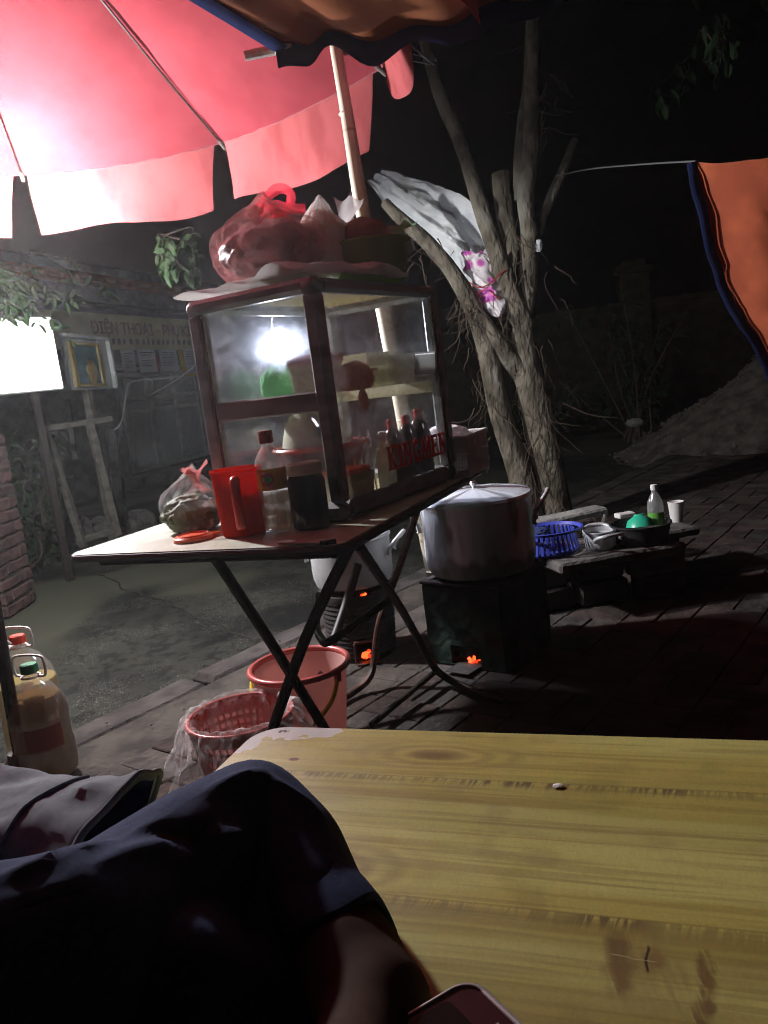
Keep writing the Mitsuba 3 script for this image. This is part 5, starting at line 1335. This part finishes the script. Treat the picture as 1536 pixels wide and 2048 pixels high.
def wall_text(txt, s0, s1, z, h, d=-.058):
    ms, x = [], 0
    for ch in txt:
        if ch == ' ': x += h * .35; continue
        m = meshkit.text_mesh(ch, h, .004, bold=True); lo_, hi_ = m.bounds[0][0], m.bounds[1][0]
        m.apply_translation([x - lo_, 0, 0]); ms.append(m); x += hi_ - lo_ + h * .10
    for m in ms:
        m.apply_scale([(s1 - s0) / x, 1, 1])
        M = np.eye(4); M[:3, 0] = [HD[0], HD[1], 0]; M[:3, 1] = [0, 0, 1]; M[:3, 2] = [HN[0], HN[1], 0]; M[:3, 3] = hp(s0, d, z); m.apply_transform(M)
    return ms
for m in wall_text('ĐIỆN THOẠI - PHỤ KIỆN', 1.75, 5.0, 2.26, .18): put('letter', m, 'sign_red', sg, smooth=False)
q = np.random.default_rng(8); bl = []; s = 1.9
while s < 4.9:
    w = q.uniform(.05, .12); bl.append(hbox(s, s + w * .3, -.058, -.050, 2.10, 2.19, .001)); bl.append(hbox(s + w * .5, s + w * .8, -.058, -.050, 2.10 + q.uniform(0, .03), 2.19, .001)); s += w + q.uniform(.05, .12)
put('small_print', join(*bl), 'sign_ink', sg)
lab = ['narrow white notice at the left end of the row under the sign', 'white notice with a red side strip under the shop sign', 'white notice right of the red-striped one under the sign', 'white notice on a yellow board at the right under the sign']
for k, (s0, s1, z0, z1) in enumerate(((2.40, 2.75, 1.68, 2.02), (2.86, 3.36, 1.66, 2.03), (3.50, 4.05, 1.66, 2.03), (4.30, 4.95, 1.60, 2.04))):
    t = thing('notice', lab[k], 'notice', 'notices under the shop sign')
    if k == 3: put('board', hbox(s0 - .12, s1 + .12, -.10, -.07, z0 - .05, z1 + .02), 'paper_yellow', t)
    if k in (1, 2): put('strip', hbox(s1 + .01 if k == 1 else s0 - .12, s1 + .11 if k == 1 else s0 - .02, -.10, -.075, z0, z1 - .08), 'paper_red', t)
    put('sheet', hbox(s0, s1, -.066, -.060, z0, z1, .001), 'paper', t)
    put('small_print', join(*[hbox(s0 + .06, s1 - .05 - .1 * ((j * 7) % 3) * .5, -.0595, -.0575, z1 - .06 - .042 * j, z1 - .048 - .042 * j, .0005) for j in range(6)]), 'sign_ink', t)
gt = thing('gate', 'grey barred double gate with flat rails under the shop sign', 'gate')
for k, s in enumerate((2.25, 2.95, 3.75, 4.55, 4.85)):
    put('stile', hbox(s, s + (.16 if k == 1 else .09), -.12, -.07, .10, 1.66), 'gate_paint', gt)
for z in (.10, 1.02, 1.22, 1.60):
    for s0, s1 in ((2.34, 2.95), (3.11, 3.75), (3.84, 4.55), (4.64, 4.85)):
        put('rail', hbox(s0, s1, -.118, -.075, z, z + .07), 'gate_paint', gt)
put('bars', join(*[hbox(s, s + .022, -.105, -.090, .17, 1.6, .002) for s in np.arange(2.36, 4.85, .045) if not (2.93 < s < 3.12 or 3.73 < s < 3.85 or 4.53 < s < 4.65)]), 'gate_bar', gt, kind='stuff')
put('backing', hbox(2.3, 4.9, -.16, -.15, .12, 1.64), 'gate_bar', gt)
put('letter_slot', join(hbox(3.20, 3.70, -.074, -.068, 1.10, 1.13), hbox(3.20, 3.70, -.074, -.068, 1.15, 1.18)), 'sign_ink', gt)
# glowing sign box with framed picture beside it
bx = thing('lit_sign_box', 'blown-out glowing white sign box on a post at the left edge', 'light box')
bl_, br_ = np.array((-2.646, 5.400, 1.325)), np.array((-2.178, 5.900, 1.275)); BH = 1.78
bd = (br_ - bl_); bd[2] = 0; bL = np.linalg.norm(bd); bd /= bL; bnn = np.array([bd[1], -bd[0], 0]); BANG = math.atan2(bd[1], bd[0])
bz0, bz1 = br_[2], br_[2] + .52
bc = (bl_ + br_) / 2
put('case', mv(box(bL, .12, bz1 - bz0, .01), (bc[0] - bnn[0] * .07, bc[1] - bnn[1] * .07, (bz0 + bz1) / 2), BANG), 'gate_paint', bx)
k_ = put('face', mv(box(bL - .02, .006, bz1 - bz0 - .02, .001), (bc[0] - bnn[0] * .004, bc[1] - bnn[1] * .004, (bz0 + bz1) / 2), BANG), 'white_plastic', bx)
scene[k_]['emitter'] = {'type': 'area', 'radiance': rgb((5.0, 5.2, 5.0)), 'sampling_weight': 1.2}
put('post', post((bl_[0] - bnn[0] * .07, bl_[1] - bnn[1] * .07, GZ), (bl_[0] - bnn[0] * .07, bl_[1] - bnn[1] * .07, bz0 - .001), .06, .06, bd), 'dark_iron', bx)
put('post', post((br_[0] - bnn[0] * .07 - bd[0] * .2, br_[1] - bnn[1] * .07 - bd[1] * .2, GZ), (br_[0] - bnn[0] * .07 - bd[0] * .2, br_[1] - bnn[1] * .07 - bd[1] * .2, bz0 - .001), .05, .05, bd), 'dark_iron', bx)
fp = thing('framed_picture', 'turquoise picture in a gold frame beside the glowing sign box', 'picture')
fa, fb = np.array((-2.401, 6.700, 1.248)), np.array((-2.327, 7.600, 1.234)); fd = fb - fa; fd[2] = 0; fL = np.linalg.norm(fd); fd /= fL; fn_ = np.array([fd[1], -fd[0], 0]); FANG = math.atan2(fd[1], fd[0])
fz0 = 1.29; fz1 = fz0 + .40; fc = (fa + fb) / 2
def fbox(s0, s1, d0, d1, z0, z1): return mv(box((s1 - s0), abs(d1 - d0), z1 - z0, .003), (fa[0] + fd[0] * (s0 + s1) / 2 + fn_[0] * (d0 + d1) / 2, fa[1] + fd[1] * (s0 + s1) / 2 + fn_[1] * (d0 + d1) / 2, (z0 + z1) / 2), FANG)
put('backing', fbox(0, fL, -.05, -.02, fz0, fz1 + .06), 'gate_bar', fp)
put('picture', fbox(.12, fL - .30, -.015, -.005, fz0 + .05, fz1 - .03), 'picture_blue', fp)
put('frame', join(fbox(.06, .12, -.018, .01, fz0 + .02, fz1), fbox(fL - .30, fL - .24, -.018, .01, fz0 + .02, fz1), fbox(.12, fL - .30, -.018, .01, fz0 + .02, fz0 + .05), fbox(.12, fL - .30, -.018, .01, fz1 - .03, fz1)), 'gold', fp)
put('frame', join(fbox(fL - .04, fL, -.018, .02, fz0, fz1 + .06), fbox(0, fL - .04, -.018, .02, fz1 + .03, fz1 + .06)), 'gate_paint', fp)
put('figure', mv(lump(.09, .015, .10, 6, .3, .2, -2, sub=3), (fa[0] + fd[0] * .42, fa[1] + fd[1] * .42, fz0 + .14), FANG), 'gold', fp)
put('post', fbox(fL - .5, fL - .42, -.12, -.06, GZ, fz0 + .3), 'old_timber', fp)
# brick gatepost at the left edge
bp_ = thing('brick_pillar', 'broken reddish brick pillar at the far left edge', 'pillar')
pc0 = np.array([-2.60, 5.05, 0]); k = 0
for row in range(14):
    for q_ in range(4):
        o = [(-.055, -.16), (.16, -.055), (.055, .16), (-.16, .055)][q_]; L, W = ((.318, .105), (.105, .318))[q_ % 2]
        if row % 2: o, (L, W) = (-o[0], o[1]), (L, W)
        if row == 13 and q_ in (1, 2): continue
        b = box(L, W, .072, .010).subdivide().subdivide(); b.vertices = wob(b.vertices, 13, .013, row * 4 + q_)
        scene[numbered(bp_ + '__brick')] = mikit.ply(mv(b, pc0 + np.array([o[0], o[1], GZ + .04 + .081 * row])), 'brick_red', smooth=25)
put('mortar_core', mv(box(.408, .408, 1.08, .004), pc0 + np.array([0, 0, GZ + .54])), 'mortar', bp_)
# rough timber trestles and poles
def trestle(label, pts, w=.06):
    t = thing('timber_trestle', label, 'trestle', 'rough timber frames by the left wall')
    for p, q_, nm in pts: put(nm, beam(p, q_, w, w * .8, .004), 'old_timber', t)
trestle('rough wooden trestle frame with a flat top beam near the brick pillar', [((-2.607, 6.400, 1.010), (-2.208, 6.900, 1.017), 'beam'), ((-2.582, 6.420, 0.978), (-2.447, 6.400, 0.026), 'leg'), ((-2.324, 6.700, 0.991), (-2.227, 6.600, 0.054), 'leg'), ((-2.531, 6.450, 0.068), (-2.251, 6.600, 0.109), 'rail')])
trestle('second leaning timber frame behind the first trestle', [((-2.801, 7.600, 1.238), (-2.761, 7.400, 0.686), 'leg'), ((-3.167, 7.000, 0.564), (-2.924, 7.300, 0.601), 'rail'), ((-2.871, 7.200, 0.674), (-2.897, 7.200, 0.010), 'leg'), ((-2.940, 7.100, 0.693), (-3.021, 7.100, 0.115), 'leg')], .045)
single('wall_slab', mv(rough(.10, .50, 1.05, 31, .02, .02), (-2.72, 8.35, GZ + .5), .25, 0, .06), 'stone_dark', 'upright broken concrete slab right of the timber trestle', 'slab', smooth=30)
single('rubble_pile', mv(rubble(80, .9, .35, .12, .09, 33), (-3.2, 7.6, GZ), .6), 'stone_dark', 'low heap of rubble behind the timber trestles', 'rubble', smooth=False, kind='stuff')
single('cable', tube([(-1.650, 7.500, 1.316), (-1.841, 7.300, 1.312), (-2.064, 7.200, 1.313), (-2.136, 7.200, 1.207), (-2.162, 7.100, 1.037), (-2.204, 7.100, 0.954), (-2.263, 7.100, 0.918)], .0045, 6, 6), 'gate_bar', 'thin pale cable looping down left of the gate', 'cable')
single('cable', tube([(-1.426, 7.000, 1.386), (-1.641, 7.000, 1.268), (-1.873, 7.000, 1.177)], .007, 6, 5), 'cable', 'dark cable slanting in front of the gate', 'cable')
def bush(name, label, c, spread, n, size, seed, dr_=.5):
    k = thing(name, label, 'bush')
    r = np.random.default_rng(seed); c = np.array(c, float); tw = []
    P = []
    for q_ in range(max(4, n // 40)):
        tip = c + r.normal(0, 1, 3) * np.array(spread); b = np.array([c[0] + r.normal(0, .1), c[1] + r.normal(0, .1), GZ])
        w = spline([b, (b + tip) / 2 + r.normal(0, .08, 3), tip], 8); tw.append(tube(w, np.linspace(.014, .003, len(w)), 5))
        for _ in range(40): P.append(w[r.integers(len(w) // 3, len(w))] + r.normal(0, .09, 3))
    put('leaves', leaves(P, size, dr_, seed), 'leaf_dark', k, smooth=False, kind='stuff'); put('stem', join(*tw), 'root', k)
bush('bush', 'dark leafy bush below the glowing sign box', (-3.05, 6.5, .75), (.35, .3, .30), 420, .10, 5)
bush('bush', 'spindly dark shrub in front of the far wall at right', (3.35, 10.2, 1.0), (.55, .4, .45), 520, .12, 6)
bush('bush', 'low dark shrub at the left of the far wall', (1.9, 10.4, .6), (.5, .4, .35), 360, .12, 7)
# far wall with gatepost
fw = thing('far_wall', 'faint yellowish plaster wall with capped gatepost at the far right', 'wall')
WA, WB = np.array([1.2, 13.2, 0]), np.array([9.5, 11.3, 0])
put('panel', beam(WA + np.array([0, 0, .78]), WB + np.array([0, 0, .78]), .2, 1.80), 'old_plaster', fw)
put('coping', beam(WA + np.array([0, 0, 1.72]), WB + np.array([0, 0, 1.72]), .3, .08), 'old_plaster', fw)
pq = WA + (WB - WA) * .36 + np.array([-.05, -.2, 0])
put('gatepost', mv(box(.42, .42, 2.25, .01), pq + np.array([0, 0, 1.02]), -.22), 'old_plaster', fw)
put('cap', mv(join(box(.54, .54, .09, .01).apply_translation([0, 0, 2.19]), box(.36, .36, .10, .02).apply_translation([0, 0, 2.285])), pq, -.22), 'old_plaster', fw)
# gravel heap
gxs = []
HC, HR, HH = np.array([4.55, 8.35, GZ]), 2.05, 1.20
n_ = 56; P = []
for i in range(n_):
    row = []
    for j in range(n_):
        x, y = (i / (n_ - 1) - .5) * 2 * HR * 1.1, (j / (n_ - 1) - .5) * 2 * HR * 1.1
        d = math.hypot(x, y * 1.1) / HR
        h = HH * max(0, 1 - d) ** 1.05 * (1 - .0) - .02
        row.append((HC[0] + x, HC[1] + y, HC[2] + h))
    P.append(row)
P = np.array(P); P[..., 2] += (meshkit.fbm(P * 2.1, 4, 3) - .5) * .22 * (P[..., 2] > GZ) + (meshkit.fbm(P * 9, 3, 5) - .5) * .09 * (P[..., 2] > GZ)
q = np.random.default_rng(4); st_ = [sheet(P)]
tetra = trimesh.creation.icosphere(subdivisions=0)
for k in range(3200):
    a, d = q.uniform(0, 6.28), HR * math.sqrt(q.uniform(0, 1.05))
    x, y = HC[0] + d * math.cos(a), HC[1] + d * math.sin(a) / 1.1
    i, j = (x - HC[0]) / (2.2 * HR) + .5, (y - HC[1]) / (2.2 * HR) + .5
    ii, jj = int(np.clip(i * (n_ - 1), 0, n_ - 1)), int(np.clip(j * (n_ - 1), 0, n_ - 1))
    m = tetra.copy(); m.vertices = m.vertices * q.uniform(.5, 1.2, 3) * q.uniform(.012, .035) + np.array([x, y, P[ii, jj, 2]]); st_.append(m)
single('gravel_heap', join(*st_), 'gravel_stone', 'big grey gravel heap at the right edge', 'gravel', smooth=False, kind='stuff')
single('stone', mv(lump(.09, .06, .05, 7, .3, .1, -.8, sub=3), (2.801, 8.600, 0.268)), 'stone_grey', 'pale stone lying on the road left of the gravel heap', 'stone')

# thin steam and smoke hanging in the night air
HAZE_SIGMA = .0052
scene['haze_air'] = {'type': 'homogeneous', 'albedo': rgb((.95, .95, .95)), 'sigma_t': HAZE_SIGMA, 'phase': {'type': 'hg', 'g': .80}}
scene['haze'] = {'type': 'cube', 'to_world': T().translate([0, 0, 2.0]).scale([31, 31, 3.2]), 'bsdf': {'type': 'null'}, 'interior': {'type': 'ref', 'id': 'haze_air'}}
pass
labels['haze'] = {'label': 'thin steam and smoke hanging in the night air', 'category': 'haze', 'kind': 'stuff'}
scene['camera']['medium'] = {'type': 'ref', 'id': 'haze_air'}
